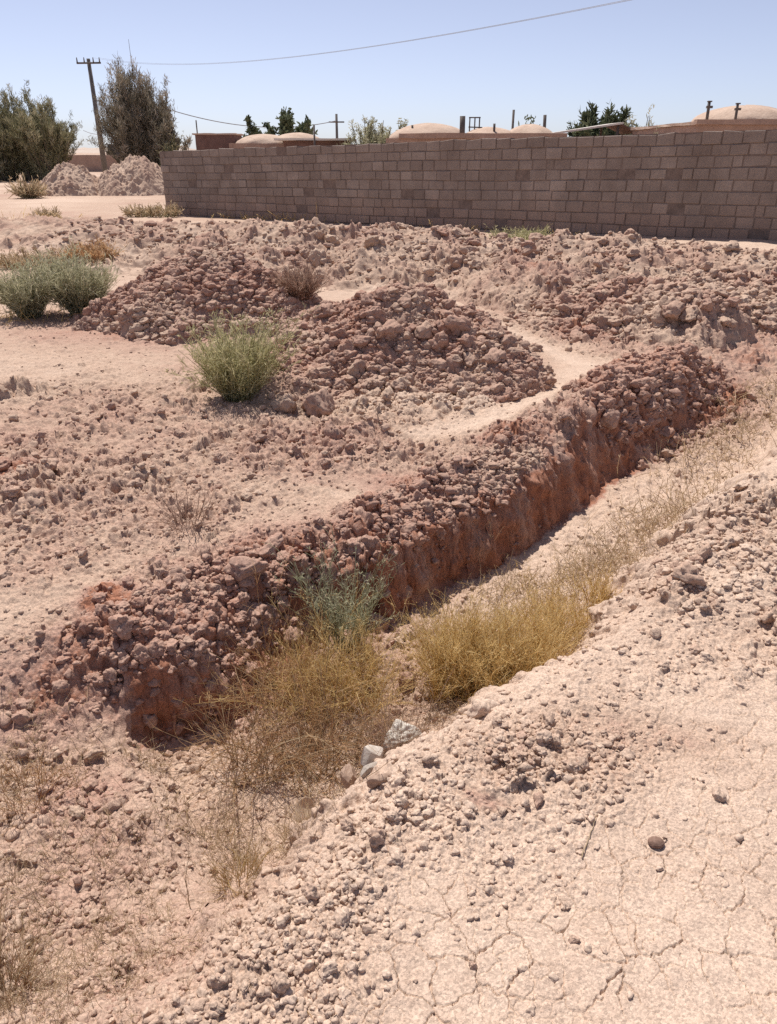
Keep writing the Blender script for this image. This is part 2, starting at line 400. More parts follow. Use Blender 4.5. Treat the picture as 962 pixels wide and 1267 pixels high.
M = dict(
    soil=soil_mat('dry_soil'), clod=soil_mat('clod_soil', 'GEOMETRY', .45), clod1=soil_mat('single_clod_soil', 'OBJECT', .45),
    green=plant_mat('green_shrub', [(0, (.26, .24, .12)), (.5, (.46, .43, .225)), (1, (.62, .56, .36))]),
    palegreen=plant_mat('grey_green_shrub', [(0, (.25, .235, .14)), (.5, (.43, .41, .26)), (1, (.58, .54, .39))]),
    bluegreen=plant_mat('blue_green_stalks', [(0, (.24, .24, .14)), (.5, (.40, .40, .25)), (1, (.55, .52, .37))]),
    yellow=plant_mat('golden_dry_shrub', [(0, (.42, .27, .10)), (.5, (.67, .48, .20)), (1, (.80, .64, .36))]),
    straw=plant_mat('pale_straw', [(0, (.28, .19, .11)), (.5, (.46, .34, .21)), (1, (.64, .52, .36))]),
    brown=plant_mat('brown_dry_twigs', [(0, (.27, .13, .07)), (.5, (.50, .30, .15)), (1, (.68, .50, .30))]),
    pinkdry=plant_mat('pinkish_dry_twigs', [(0, (.24, .14, .10)), (.5, (.36, .23, .17)), (1, (.48, .34, .26))]),
    tamarisk=plant_mat('tamarisk_sprays', [(0, (.11, .095, .066)), (.45, (.275, .24, .175)), (.75, (.40, .35, .27)), (1, (.52, .45, .36))], .2),
    tamgreen=plant_mat('olive_sprays', [(0, (.13, .122, .066)), (.5, (.32, .30, .17)), (1, (.50, .455, .31))], .2),
    leaf=plant_mat('dark_green_leaves', [(0, (.06, .072, .040)), (.5, (.13, .15, .08)), (1, (.23, .25, .15))], .2),
    bright=plant_mat('bright_green_leaves', [(0, (.05, .08, .02)), (1, (.17, .22, .06))], .25),
    bark=rock_mat('bark', (.10, .075, .055), (.20, .155, .115), 20, .01),
    white=rock_mat('white_rock', (.44, .38, .32), (.66, .595, .53), 3, .002),
    grey=rock_mat('grey_rock', (.24, .205, .175), (.46, .40, .345), 3.5, .002),
    brownrock=rock_mat('brown_rock', (.26, .17, .125), (.46, .33, .25), 2.5, .002),
    dark=rock_mat('dark_rock', (.15, .09, .065), (.28, .18, .14), 2, .0008),
    vehicle=rock_mat('faded_dark_paint', (.05, .05, .055), (.08, .08, .085), 3, .002),
    sack=rock_mat('worn_white_sack', (.42, .37, .31), (.66, .61, .54), 2, .0016),
    tan=rock_mat('tan_slab', (.38, .28, .21), (.52, .41, .31), 20, .0008),
    pole=rock_mat('weathered_concrete_pole', (.14, .125, .115), (.22, .20, .185), 3, .01),
    metal=rock_mat('rusty_metal', (.10, .085, .08), (.17, .14, .12), 6, .004, .6),
    wire=rock_mat('wire', (.26, .26, .27), (.36, .36, .37), 1, .001, .5),
    mud=rock_mat('mud_plaster', (.42, .30, .23), (.58, .44, .345), 1.3, .05),
    mudred=rock_mat('mud_brick_red', (.33, .22, .17), (.46, .32, .25), 1.5, .05),  # red-brown brick colour of the house walls and parapets
    roofsheet=rock_mat('pale_roof_sheet', (.62, .56, .50), (.74, .68, .61), 2, .02),
    shed=rock_mat('dark_shed', (.13, .075, .063), (.21, .13, .11), 2, .02),
    hill=rock_mat('desert_hill', (.40, .31, .25), (.52, .42, .35), .002, 4),
)

# ------------------------------------------------------------------ ground
def polar_mesh(th, rr):
    T, Rr = np.meshgrid(th, rr)
    return T.ravel(), Rr.ravel(), len(th), len(rr)

def grid_faces(nc, nr, wrap=False):
    i = np.arange(nr - 1)[:, None] * nc
    j = np.arange(nc - (0 if wrap else 1))[None, :]
    a = (i + j).ravel(); b = (i + (j + 1) % nc).ravel()
    return np.stack([a, b, b + nc, a + nc], 1)

def steep_shift(X, Y, Z, nc, nr, k=1.0):
    """break steep faces with horizontal lumps so banks are not smooth curtains"""
    x, y, z = (a.reshape(nr, nc) for a in (X, Y, Z))
    r = np.hypot(x, y)
    dz_r = np.gradient(z, axis=0) / np.maximum(np.gradient(r, axis=0), 1e-6)
    t = np.arctan2(x, y)
    dz_t = np.gradient(z, axis=1) / np.maximum(np.gradient(t, axis=1) * r, 1e-6)
    def blur(a):
        for _ in range(3):
            a = (a + np.roll(a, 1, 0) + np.roll(a, -1, 0)) / 3
            a = (a + np.roll(a, 1, 1) + np.roll(a, -1, 1)) / 3
        return a
    dz_r, dz_t = blur(np.clip(dz_r, -6, 6)), blur(np.clip(dz_t, -6, 6))
    g = np.hypot(dz_r, dz_t) + 1e-6
    s = sstep(.9, 2.2, g) * (r < 9)
    n = .034 * pseudo3(x * 6, y * 6, z * 7, 7) + .024 * pseudo3(x * 14, y * 14, z * 16, 5) + .014 * pseudo3(x * 38, y * 38, z * 26, 6) + .005 * pseudo3(x * 90, y * 90, z * 70, 8)
    n = n * s * k
    er, et = -dz_r / g * n, -dz_t / g * n
    sx, cx = np.sin(t), np.cos(t)
    return (x + sx * er + cx * et).ravel(), (y + cx * er - sx * et).ravel()

fine = np.radians(np.arange(-45, 45, .072))
th = np.concatenate([np.radians(np.arange(-180, -45, 3.0)), fine, np.radians(np.arange(45, 180, 3.0))])
rr = [.5]
while rr[-1] < 9: rr.append(rr[-1] * 1.0022)
while rr[-1] < 48: rr.append(rr[-1] * 1.006)
while rr[-1] < 5200: rr.append(rr[-1] * 1.07)
rr = np.array(rr)
TT, RR, nc, nr = polar_mesh(th, rr)
X, Y = RR * np.sin(TT), RR * np.cos(TT)
CS = RR * .0022 + np.where(np.abs(TT) > R(45.5), RR * .05, 0) + np.where(RR > 9, RR * .004, 0)
Z, FRS, MSK = chunked(terrain, X, Y, CS)
Z = np.where(RR > 400, Z - (RR - 400) * .0006, Z)
X, Y = steep_shift(X, Y, Z, nc, nr)
F = grid_faces(nc, nr, True)
# close the hole under the viewer's feet
cid = len(X)
X = np.append(X, 0); Y = np.append(Y, 0); Z = np.append(Z, Z[:nc].mean()); FRS = np.append(FRS, .2)
j = np.arange(nc)
fan = np.stack([np.full(nc, cid), (j + 1) % nc, j], 1)
g = mesh_np('ground', np.stack([X, Y, Z], 1), [F[:, ::-1], fan[:, ::-1]], M['soil'], attrs={'fresh': FRS})
tag(g, 'pale cracked desert earth with a trench dug through it', 'ground', kind='structure')

def heap_obj(key, name, label, cat, step=1.0):
    hp = HEAPS[key]
    if hp['kind'] == 'berm':
        P = np.array(hp['P']); w = hp['w'] * 1.3
        x0, x1, y0, y1 = P[:, 0].min() - w, P[:, 0].max() + w, P[:, 1].min() - w, P[:, 1].max() + w
    else:
        w = max(hp['r']) * 1.5; c = hp['c']; x0, x1, y0, y1 = c[0] - w - .3, c[0] + w + .5, c[1] - w, c[1] + w
    cx, cy = [x0, x0, x1, x1], [y0, y1, y0, y1]
    t0, t1 = min(np.arctan2(cx, cy)), max(np.arctan2(cx, cy))
    t0, t1 = max(t0, R(-45)), min(t1, R(45))
    r0 = max(.6, math.hypot(min(abs(x0), abs(x1)) if x0 * x1 > 0 else 0, y0)); r1 = max(np.hypot(cx, cy))
    th = np.arange(t0, t1, R(.075) * step)
    rr = [r0]
    while rr[-1] < r1: rr.append(rr[-1] * (1 + .0016 * step))
    T_, R_, nc, nr = polar_mesh(th, np.array(rr))
    X, Y = R_ * np.sin(T_), R_ * np.cos(T_)
    Z, fr, m, b = chunked(lambda x, y, c: heap_z(x, y, hp, c), X, Y, R_ * .0018 * step)
    X, Y = steep_shift(X, Y, Z, nc, nr)
    F = grid_faces(nc, nr)[:, ::-1]
    F = F[(b > -.05)[F].any(1)]
    use = np.unique(F); mp = np.full(len(X), -1, np.int64); mp[use] = np.arange(len(use))
    o = mesh_np(name, np.stack([X, Y, Z], 1)[use], mp[F], M['soil'], attrs={'fresh': fr[use]})
    tag(o, label, cat)
    return o

heap_obj('left', 'earth_heap', 'left reddish heap of broken clods, behind the round green shrub', 'earth heap')
heap_obj('main', 'earth_heap', 'largest reddish heap of broken clods, in the middle beside the pale bare path', 'earth heap')
heap_obj('pile', 'clod_pile', 'low pile of loose clods on the right bank of the trench', 'earth pile')
heap_obj('berm', 'earth_berm', 'long low bank of dug earth running in front of the block wall', 'earth bank', 1.2)
heap_obj('low', 'earth_berm', 'short clod ridge along the far side of the pale bare path', 'earth bank')
heap_obj('ledge', 'earth_berm', 'low ledge of broken earth on the right, behind the trench end', 'earth bank')

# ------------------------------------------------------------------ clods
def icosphere(n):
    t = (1 + 5 ** .5) / 2
    V = [(-1, t, 0), (1, t, 0), (-1, -t, 0), (1, -t, 0), (0, -1, t), (0, 1, t), (0, -1, -t), (0, 1, -t), (t, 0, -1), (t, 0, 1), (-t, 0, -1), (-t, 0, 1)]
    F = [(0, 11, 5), (0, 5, 1), (0, 1, 7), (0, 7, 10), (0, 10, 11), (1, 5, 9), (5, 11, 4), (11, 10, 2), (10, 7, 6), (7, 1, 8), (3, 9, 4), (3, 4, 2), (3, 2, 6), (3, 6, 8), (3, 8, 9), (4, 9, 5), (2, 4, 11), (6, 2, 10), (8, 6, 7), (9, 8, 1)]
    V = [np.array(v) / np.linalg.norm(v) for v in V]
    for _ in range(n):
        cache, G = {}, []
        def mid(a, b):
            k = (min(a, b), max(a, b))
            if k not in cache:
                v = V[a] + V[b]; V.append(v / np.linalg.norm(v)); cache[k] = len(V) - 1
            return cache[k]
        for a, b, c in F:
            ab, bc, ca = mid(a, b), mid(b, c), mid(c, a)
            G += [(a, ab, ca), (b, bc, ab), (c, ca, bc), (ab, bc, ca)]
        F = G
    return np.array(V), np.array(F)
ICO = {n: icosphere(n) for n in (1, 2, 3, 4)}

def clod_shape(n, seed, facets=12, cut=(.55, .9), lump=.34, fine=.20, asp=(.7, 1.3)):
    r = np.random.default_rng(seed)
    V, F = ICO[n]; V = V.copy()
    for _ in range(facets):
        d = r.normal(size=3); d /= np.linalg.norm(d); c = r.uniform(*cut)
        k = V @ d
        V -= np.outer(np.maximum(k - c, 0) * .9, d)
    s = seed * 7.7
    nn = pseudo3(V[:, 0] * 1.3 + s, V[:, 1] * 1.3 - s, V[:, 2] * 1.3, 3) * lump + pseudo3(V[:, 0] * 4 + s, V[:, 1] * 4, V[:, 2] * 4, 4) * fine
    if n >= 3: nn = nn + pseudo3(V[:, 0] * 10 + s, V[:, 1] * 10, V[:, 2] * 10, 6) * fine * .6
    V *= (1 + nn)[:, None]
    return V * r.uniform(*asp, 3), F

def rand_rot(n):
    q = rng.normal(size=(n, 4)); q /= np.linalg.norm(q, axis=1)[:, None]
    w, x, y, z = q.T
    return np.stack([1 - 2 * (y * y + z * z), 2 * (x * y - w * z), 2 * (x * z + w * y), 2 * (x * y + w * z), 1 - 2 * (x * x + z * z), 2 * (y * z - w * x), 2 * (x * z - w * y), 2 * (y * z + w * x), 1 - 2 * (x * x + y * y)], 1).reshape(n, 3, 3)

NC = 330000
ct = rng.uniform(R(-44), R(44), NC); cr = np.exp(rng.uniform(math.log(.75), math.log(15), NC))
cx, cy = cr * np.sin(ct), cr * np.cos(ct)
nmain = len(cx)
ex, ey, es = [cx], [cy], []
def powsz(n, lo, hi, k=1.45):
    u = rng.random(n); return (lo ** -k + u * (hi ** -k - lo ** -k)) ** (-1 / k)
for hx, hy, hrx, hry, n_, lo, hi in ((-1.92, 8.2, 1.6, 1.1, 8500, .010, .075), (.15, 6.3, 1.6, 1.3, 11500, .009, .080), (2.1, 5.55, .95, .45, 3200, .013, .06), (-.2, 1.14, .17, .26, 190, .005, .024), (.02, 1.45, .16, .12, 90, .005, .024),
                                    (.5, 1.72, .4, .14, 260, .004, .019), (1.55, 2.8, .5, .42, 900, .007, .036), (2.7, 8.0, 1.4, .9, 2400, .018, .10), (0, 12.0, 3.2, 1.5, 900, .02, .13), (4, 10.9, 3.2, 1.4, 900, .02, .13), (-4.3, 14.8, 2.6, 2.0, 500, .024, .12), (4.6, 8.4, 2.0, 1.0, 1200, .02, .09), (-.5, 2.72, .42, .30, 1500, .008, .040), (-.85, 2.4, .3, .22, 500, .008, .03), (.35, 3.75, .8, .22, 1300, .008, .036)):
    a_ = rng.uniform(0, 2 * np.pi, n_); q_ = np.sqrt(rng.random(n_)) * rng.uniform(.8, 1.1, n_)
    rot_ = R(45) if hrx > 2 * hry and hy < 6 and hy > 2 else 0
    u_, v_ = q_ * np.cos(a_) * hrx, q_ * np.sin(a_) * hry
    ex.append(hx + u_ * math.cos(rot_) - v_ * math.sin(rot_)); ey.append(hy + u_ * math.sin(rot_) + v_ * math.cos(rot_)); es.append(powsz(n_, lo, hi))
cx, cy = np.concatenate(ex), np.concatenate(ey); cr = np.hypot(cx, cy)
cz, cf, cm = chunked(surface, cx, cy, n=20000)
NC = len(cx)
size = np.minimum(.0065 * (1 - rng.random(NC)) ** (-1 / 1.55), .085)          # radius, metres
size[nmain:] = np.concatenate(es)
size = np.maximum(size, cr * .0013)
big_ok = np.where(cm > .75, .065, np.where(cm > .45, .04, .017))
keep = (rng.random(NC) < np.clip(cm ** 1.35 * 1.1 * (.5 + .5 * np.clip(perlin(cx * 6, cy * 6, 404) * 2 + .7, 0, 1.4)) + .004, 0, 1) * np.where(np.hypot(cx, cy) < 2.2, .15, .25)) & (size < big_ok)
xtra = np.arange(NC) >= nmain
dl_ = polyd(cx, cy, LEFT)[0]
keep = np.where(xtra, (cm > .3) & ((dl_ < -.05) | ((dl_ >= -.05) & (dl_ < .2) & (rng.random(NC) < np.where(dl_ > .08, .5, .10))) | (polyd(cx, cy, RIGHT)[0] > 0)), keep)
keep &= xtra | (size < np.interp(cr, [.8, 1.3, 1.9, 2.8, 5], [.012, .018, .026, .06, .09]))
cx, cy, cz, cf, size, cr = (a[keep] for a in (cx, cy, cz, cf, size, cr))
pix = size / np.hypot(cr, EYE) * (np.abs(np.arctan2(cx, cy)) < R(33))
order = np.argsort(-pix)
N_IND = 230
ind, rest = order[:N_IND], order[N_IND:]
Vs, Fs, As, off = [], [], [], 0
shapes2 = [clod_shape(2, s) for s in range(1, 11)]
shapes3 = [clod_shape(3, s) for s in range(60, 70)]
shapes1 = [clod_shape(1, s) for s in range(11, 19)]
for lod, shapes, sel in ((3, shapes3, rest[pix[rest] > .0075]), (2, shapes2, rest[(pix[rest] > .0040) & (pix[rest] <= .0075)]), (1, shapes1, rest[pix[rest] <= .0040])):
    which = rng.integers(0, len(shapes), len(sel))
    for k, (V, Fk) in enumerate(shapes):
        s = sel[which == k]
        if not len(s): continue
        Rm = rand_rot(len(s))
        P = np.einsum('nij,vj->nvi', Rm, V) * size[s][:, None, None]
        P[:, :, 2] *= .75
        P += np.stack([cx[s], cy[s], cz[s] + size[s] * rng.uniform(-.25, .2, len(s))], 1)[:, None, :]
        Vs.append(P.reshape(-1, 3)); nv = len(V)
        Fs.append((Fk[None] + (np.arange(len(s)) * nv)[:, None, None]).reshape(-1, 3) + off)
        off += len(s) * nv
        As.append(np.repeat(np.clip(cf[s] - .04 + rng.normal(0, .09, len(s)), 0, .8), nv))
o = mesh_np('clods', np.concatenate(Vs), np.concatenate(Fs), M['clod'], attrs={'fresh': np.concatenate(As)})
tag(o, 'countless small crumbled clods of dry earth strewn over heaps and banks', 'clods', kind='stuff')
print('clods', len(rest), 'verts', off)

clod_meshes = []
for s in range(20, 32):
    V, Fk = clod_shape(3, s)
    me_o = mesh_np('earth_clod', V, Fk, M['clod1']); clod_meshes.append(me_o.data)
    bpy.data.objects.remove(me_o)

def put_clod(x, y, r, label, group=None, fresh=.5, name='earth_clod', cat='clod', me=None, sink=.3, sc=(1, 1, .85), z=None, rot=None):
    o = bpy.data.objects.new(name, me or random.choice(clod_meshes))
    zz = ground_at(x, y) if z is None else z
    o.location = (x, y, zz + r * sink)
    o.rotation_euler = rot or (random.uniform(0, 6.28), random.uniform(0, .5), random.uniform(0, 6.28))
    o.scale = (r * sc[0], r * sc[1], r * sc[2])
    o['fresh'] = float(fresh)
    tag(o, label, cat, group)
    COL.objects.link(o)
    return o

def clod_region(x, y):
    d = polyd(np.array([x]), np.array([y]), LEFT)[0][0]; e = -polyd(np.array([x]), np.array([y]), RIGHT)[0][0]
    if e < .05 and x > 1.0: return 'weathered clod in the loose pile on the right bank', 'clods of the right bank pile'
    if e < .05: return 'small pale clod strewn over the cracked near bank', 'clods on the near bank'
    if d > 0: return 'earth clod lying in the dry grass on the trench floor', 'clods on the trench floor'
    if y > 4.9: return 'reddish clod among the broken earth of the heaps', 'clods on the heaps'
    if d > -.75: return 'rough reddish clod at the crumbling far lip of the trench', 'clods along the far trench lip'
    return 'clod lying on the bare ground left of the trench', 'clods on the left ground'

for i in ind:
    lab, grp = clod_region(cx[i], cy[i])
    put_clod(cx[i], cy[i], size[i], lab, grp, np.clip(cf[i] + random.gauss(-.04, .08), 0, .75), z=cz[i], sink=.0)

for x, y, r, f, lab in [
    (-.49, 5.0, .135, .75, 'big reddish earth block at the foot of the main heap beside the round green shrub'),
    (-.72, 5.02, .10, .45, 'flat broad clod of earth touching the left side of the big reddish block'),
    (-2.2, 3.9, .085, .95, 'dark red clod at the left edge on bare ground'),
    (-2.1, 5.34, .045, .8, 'small dark clod lying alone on the pale flat left of the green shrub'),
    (-.03, 1.37, .033, .55, 'large lumpy clod on the near lip below the white rock'),
    (-.19, 1.22, .026, .75, 'dark upright clod at the left end of the cracked near bank'),
    (-.235, 1.0, .022, .45, 'round clod at the bottom edge, foremost of a small clod cluster'),
    (.42, 1.51, .019, .95, 'dark clod standing apart in the middle of the near bank'),
    (-.11, 1.43, .022, .6, 'clod on the lip between the white rock and the large lumpy clod'),
    (.93, 1.53, .020, .4, 'pale clod at the upper right rim of the cracked mud flat'),
    (.43, 1.2, .017, .35, 'pale flattened clod on cracked mud in the middle of the near bank'),
    (.19, 1.05, .013, .9, 'small dark clod near the bottom edge among the mud cracks'),
    (.43, 1.11, .012, .8, 'tiny dark clod directly below the pale flattened clod'),
    (-.62, 2.84, .075, .85, 'squarish dark red block at the top of the collapsed clod slope'),
    (2.72, 7.25, .14, .7, 'round boulder of earth on the ridge beside the pale bare path'),
    (2.42, 7.45, .11, .5, 'second earth boulder, left of the round one beside the path'),
    (2.45, 9.5, .15, .75, 'dark boulder of earth high on the long bank in front of the wall'),
    (-.98, 1.67, .03, .4, 'pale clod by the brown patch left of the tangled dry bush'),
    (.32, 1.93, .052, .08, 'pale pinkish mud slab on the near lip under the golden bush'),
    (.55, 5.95, .10, .85, 'dark clod sticking out of the main heap near its middle'),
]:
    put_clod(x, y, r, lab, None, f * (.62 if math.hypot(x, y) < 2 else .85), me=clod_meshes[int(r * 9000) % 12], sink=.35)

# rocks with their own shape
def rock(name, x, y, r, mat, label, cat='rock', seed=1, sc=(1, 1, .8), facets=8, cut=(.45, .8), rot=(0, 0, 0), sink=.35, z=None, lump=.12):
    V, Fk = clod_shape(4, seed, facets, cut, lump, .025, (.85, 1.15))
    o = mesh_np(name, V, Fk, M[mat], smooth=True)
    put = ground_at(x, y) if z is None else z
    o.location = (x, y, put + r * sink); o.scale = (r * sc[0], r * sc[1], r * sc[2]); o.rotation_euler = rot
    tag(o, label, cat)
    return o
rock('rock', -.055, 1.845, .043, 'white', 'white angular rock in the trench beside the tangled dry bush', seed=72, sc=(1.3, .9, .8), rot=(.5, -.1, 1.1), z=-.135, sink=0, facets=9, cut=(.35, .62), lump=.05)
rock('rock', -.06, 1.775, .045, 'grey', 'grey angular rock directly under the white rock', seed=43, sc=(1.35, .95, .95), rot=(.1, .2, .2), z=-.15, sink=0, facets=9, cut=(.35, .62), lump=.05)
rock('rock', -.13, 1.80, .04, 'brownrock', 'brownish rock left of the grey rock, half in the dry bush', seed=44, sc=(.8, .8, 1.15), rot=(0, .3, 1), z=-.19, sink=0)
rock('rock', -.03, 1.60, .034, 'brownrock', 'brown rock with flat front on the near lip below the grey rock', seed=46, sc=(1.2, .8, .85), rot=(.2, 0, .3), sink=.4)
rock('pebble', .71, 1.38, .018, 'dark', 'dark smooth oval stone alone on the cracked mud', 'stone', seed=47, sc=(1.2, .85, .7), facets=3, cut=(.8, .95), lump=.06)
rock('pebble', .738, 1.395, .007, 'dark', 'tiny dark stone touching the dark oval stone', 'stone', seed=48)
rock('pebble', -.66, 2.20, .022, 'white', 'small white stone at the foot of the dark pit wall', 'stone', seed=49)
rock('rock', -1.7, 22.0, .17, 'white', 'white stone at the foot of the block wall', seed=50, sc=(1.3, .9, .8))
rock('pebble', .135, 2.10, .02, 'shed', 'dark red scrap stone right of the crumpled white sack', 'stone', seed=51)

def sack():
    V, Fk = clod_shape(4, 63, 5, (.55, .8), .30, .10, (.9, 1.1))
    o = mesh_np('sack', V, Fk, M['sack'])
    o.location = (.06, 2.03, ground_at(.06, 2.03) + .055); o.scale = (.075, .06, .075); o.rotation_euler = (.3, .2, .6)
    tag(o, 'crumpled white sack half buried in the trench, left of the golden bush', 'sack')
sack()
def oval():
    V, Fk = ICO[3]
    V = V * np.array([.036, .008, .055]); V[:, 1] += .006 * np.sin(V[:, 2] * 60)
    o = mesh_np('stone_slab', V, Fk, M['tan'])
    o.location = (-.275, 1.77, ground_at(-.275, 1.77) + .045); o.rotation_euler = (-.5, .15, .3)
    tag(o, 'flat tan oval stone leaning under the tangled dry bush', 'stone')
oval()

# ------------------------------------------------------------------ plant geometry
class Geo:
    def __init__(s): s.V, s.Q, s.T, s.A, s.n = [], [], [], [], 0
    def ribbons(s, P, W, tint, rg=rng):
        n, k, _ = P.shape
        tan = np.gradient(P, axis=1)
        up = rg.normal(size=(n, 1, 3))
        side = np.cross(tan, np.broadcast_to(up, tan.shape)); side /= np.linalg.norm(side, axis=2)[:, :, None] + 1e-9
        A = P - side * W[:, :, None] / 2; B = P + side * W[:, :, None] / 2
        V = np.stack([A, B], 2).reshape(-1, 3)
        i = (np.arange(n) * 2 * k)[:, None] + (np.arange(k - 1) * 2)[None]
        i = i.ravel() + s.n
        s.Q.append(np.stack([i, i + 1, i + 3, i + 2], 1)); s.V.append(V); s.A.append(np.repeat(tint, 2 * k)); s.n += len(V)
    def tubes(s, P, Rd, tint, sides=4):
        n, k, _ = P.shape
        tan = np.gradient(P, axis=1); tan /= np.linalg.norm(tan, axis=2)[:, :, None] + 1e-9
        ref = np.where(np.abs(tan[:, :, 2:3]) > .9, np.array([1., 0, 0]), np.array([0, 0, 1.]))
        u = np.cross(tan, ref); u /= np.linalg.norm(u, axis=2)[:, :, None]; v = np.cross(tan, u)
        a = np.arange(sides) * 2 * np.pi / sides
        V = P[:, :, None, :] + Rd[:, :, None, None] * (u[:, :, None, :] * np.cos(a)[None, None, :, None] + v[:, :, None, :] * np.sin(a)[None, None, :, None])
        b = (np.arange(n) * k * sides)[:, None, None] + (np.arange(k - 1) * sides)[None, :, None]
        j = np.arange(sides)[None, None, :]; j2 = (j + 1) % sides
        q = np.stack([b + j, b + j2, b + j2 + sides, b + j + sides], -1).reshape(-1, 4) + s.n
        s.Q.append(q); s.V.append(V.reshape(-1, 3)); s.A.append(np.repeat(tint, k * sides)); s.n += n * k * sides
    def build(s, name, mat, parent=None, loc=None):
        return mesh_np(name, np.concatenate(s.V), np.concatenate(s.Q), M[mat] if isinstance(mat, str) else mat, parent, {'tint': np.clip(np.concatenate(s.A), 0, 1)}, True, loc)

def stems(n, base, L, tilt, k=6, curve=.25, droop=0.0, rg=rng, p=.5, lop=1.0):
    az = rg.uniform(0, 2 * np.pi, n); tl = tilt * rg.random(n) ** p
    d = np.stack([np.sin(tl) * np.cos(az), np.sin(tl) * np.sin(az), np.cos(tl)], 1)
    b = base * np.sqrt(rg.random(n)) if not isinstance(base, tuple) else 1
    a2 = az + rg.normal(0, .8, n)
    S = np.stack([b * np.cos(a2), b * np.sin(a2), np.full(n, -.01)], 1)
    if isinstance(base, tuple): S = np.stack([rg.uniform(-1, 1, n) * base[0], rg.uniform(-1, 1, n) * base[1], np.full(n, -.01)], 1)
    ph = rg.uniform(0, 6.28, 3)
    l = rg.uniform(*L, n) * (1 + .7 * lop * (.20 * np.sin(az + ph[0]) + .13 * np.sin(2 * az + ph[1]) + .12 * np.sin(3 * az + ph[2]))); t = np.linspace(0, 1, k)[None, :, None]
    c = rg.normal(0, curve, (n, 3)); c[:, 2] -= droop
    return S[:, None] + (d * l[:, None])[:, None] * t + (c * l[:, None])[:, None] * t ** 2

def side_shoots(P, m, L, ang, k=4, t0=.25, rg=rng, up=0.0, curve=.2):
    n, kk, _ = P.shape
    i = rg.integers(0, n, m); t = t0 + (1 - t0) * rg.random(m)
    f = t * (kk - 1); a = np.minimum(f.astype(int), kk - 2); w = (f - a)[:, None]
    st = P[i, a] * (1 - w) + P[i, a + 1] * w
    d = P[i, a + 1] - P[i, a]; d /= np.linalg.norm(d, axis=1)[:, None] + 1e-9
    d = d + rg.normal(0, ang, (m, 3)); d[:, 2] += up; d /= np.linalg.norm(d, axis=1)[:, None]
    l = rg.uniform(*L, m); tt = np.linspace(0, 1, k)[None, :, None]
    return st[:, None] + (d * l[:, None])[:, None] * tt + (rg.normal(0, curve, (m, 3)) * l[:, None])[:, None] * tt ** 2

def taper(n, k, w0, w1):
    return np.broadcast_to(np.linspace(w0, w1, k)[None], (n, k)).copy()

def shrub(name, label, cat, loc, mats, n, base, L, tilt, sh1, sh2, leaves, wst=.003, wsh=.0016, leaf=(.012, .003), curve=.2, droop=0, group=None, parts=('stems', 'foliage'), p=.5, scale=(1, 1, 1), seed=0, upl=.0):
    rg = np.random.default_rng(100 + seed)
    root = empty(name, loc); tag(root, label, cat, group)
    sc = np.array(scale)
    P = stems(n, base, L, tilt, 6, curve, droop, rg, p) * sc
    g1 = Geo(); g1.tubes(P, taper(n, 6, wst, wst * .4), rg.uniform(.1, .8, n), 4)
    g2 = Geo()
    Q = side_shoots(P, sh1[0], sh1[1], sh1[2], 4, .15, rg, upl)
    g2.ribbons(Q, taper(len(Q), 4, wsh * 1.3, wsh * .7), rg.uniform(.1, .9, len(Q)), rg)
    if sh2:
        Q2 = side_shoots(Q, sh2[0], sh2[1], sh2[2], 3, .2, rg, upl)
        g2.ribbons(Q2, taper(len(Q2), 3, wsh, wsh * .6), rg.uniform(.2, 1, len(Q2)), rg)
    else: Q2 = Q
    if leaves:
        Lf = side_shoots(Q2, leaves, (leaf[0] * .6, leaf[0] * 1.4), .9, 3, .2, rg, upl, .1)
        w = np.broadcast_to(np.array([.3, 1, .15])[None] * leaf[1], (len(Lf), 3)).copy()
        g2.ribbons(Lf, w, rg.uniform(.2, 1, len(Lf)), rg)
    g1.build(parts[0], mats[0], root); g2.build(parts[1], mats[1], root)
    return root

def G(x, y, dz=0): return (x, y, ground_at(x, y) + dz)
def B(x, y, dz=0): return (x, y, float(base_z(np.array([x]), np.array([y]))[0]) + dz)

shrub('shrub', 'round yellow-green shrub at the foot of the main earth heap', 'shrub', G(-1.1, 5.25), ('green', 'green'), 240, .10, (.32, .54), .68, (2300, (.05, .13), .4), (4600, (.02, .06), .5), 6000, .003, .003, (.03, .006), .15, seed=1, upl=.25)
shrub('shrub', 'grey-green bush at the left edge, nearer the frame border of two', 'shrub', G(-3.98, 8.35), ('palegreen', 'palegreen'), 190, .12, (.3, .5), .62, (1700, (.06, .15), .4), (3000, (.05, .12), .5), 3500, .004, .005, (.05, .01), .15, seed=2, upl=.2)
shrub('shrub', 'taller grey-green bush at left, right-hand one of two side by side', 'shrub', G(-3.45, 8.5), ('palegreen', 'palegreen'), 220, .13, (.34, .60), .62, (2000, (.06, .15), .4), (3600, (.05, .12), .5), 4000, .004, .005, (.05, .01), .15, seed=3, upl=.2)
shrub('dry_shrub', 'straw-yellow low dry bush behind the two grey-green bushes', 'dry shrub', G(-5.6, 12.3), ('yellow', 'straw'), 110, .36, (.12, .24), 1.0, (1500, (.05, .12), .4), None, 2000, .006, .008, (.05, .012), .2, seed=4, upl=.2, scale=(1.5, 1, 1))
shrub('dry_shrub', 'dull olive dry bush right of the straw-yellow one', 'dry shrub', G(-4.75, 12.4), ('palegreen', 'brown'), 90, .28, (.12, .28), 1.0, (1200, (.05, .12), .4), None, 1500, .006, .007, (.06, .012), .2, seed=5, upl=.2)
shrub('dry_shrub', 'small pinkish dry bush between the left heap and the main heap', 'dry shrub', G(-.92, 8.0), ('pinkdry', 'pinkdry'), 150, .08, (.16, .32), .8, (1300, (.05, .12), .4), None, 1500, .004, .004, (.03, .006), .15, seed=6, upl=.2)
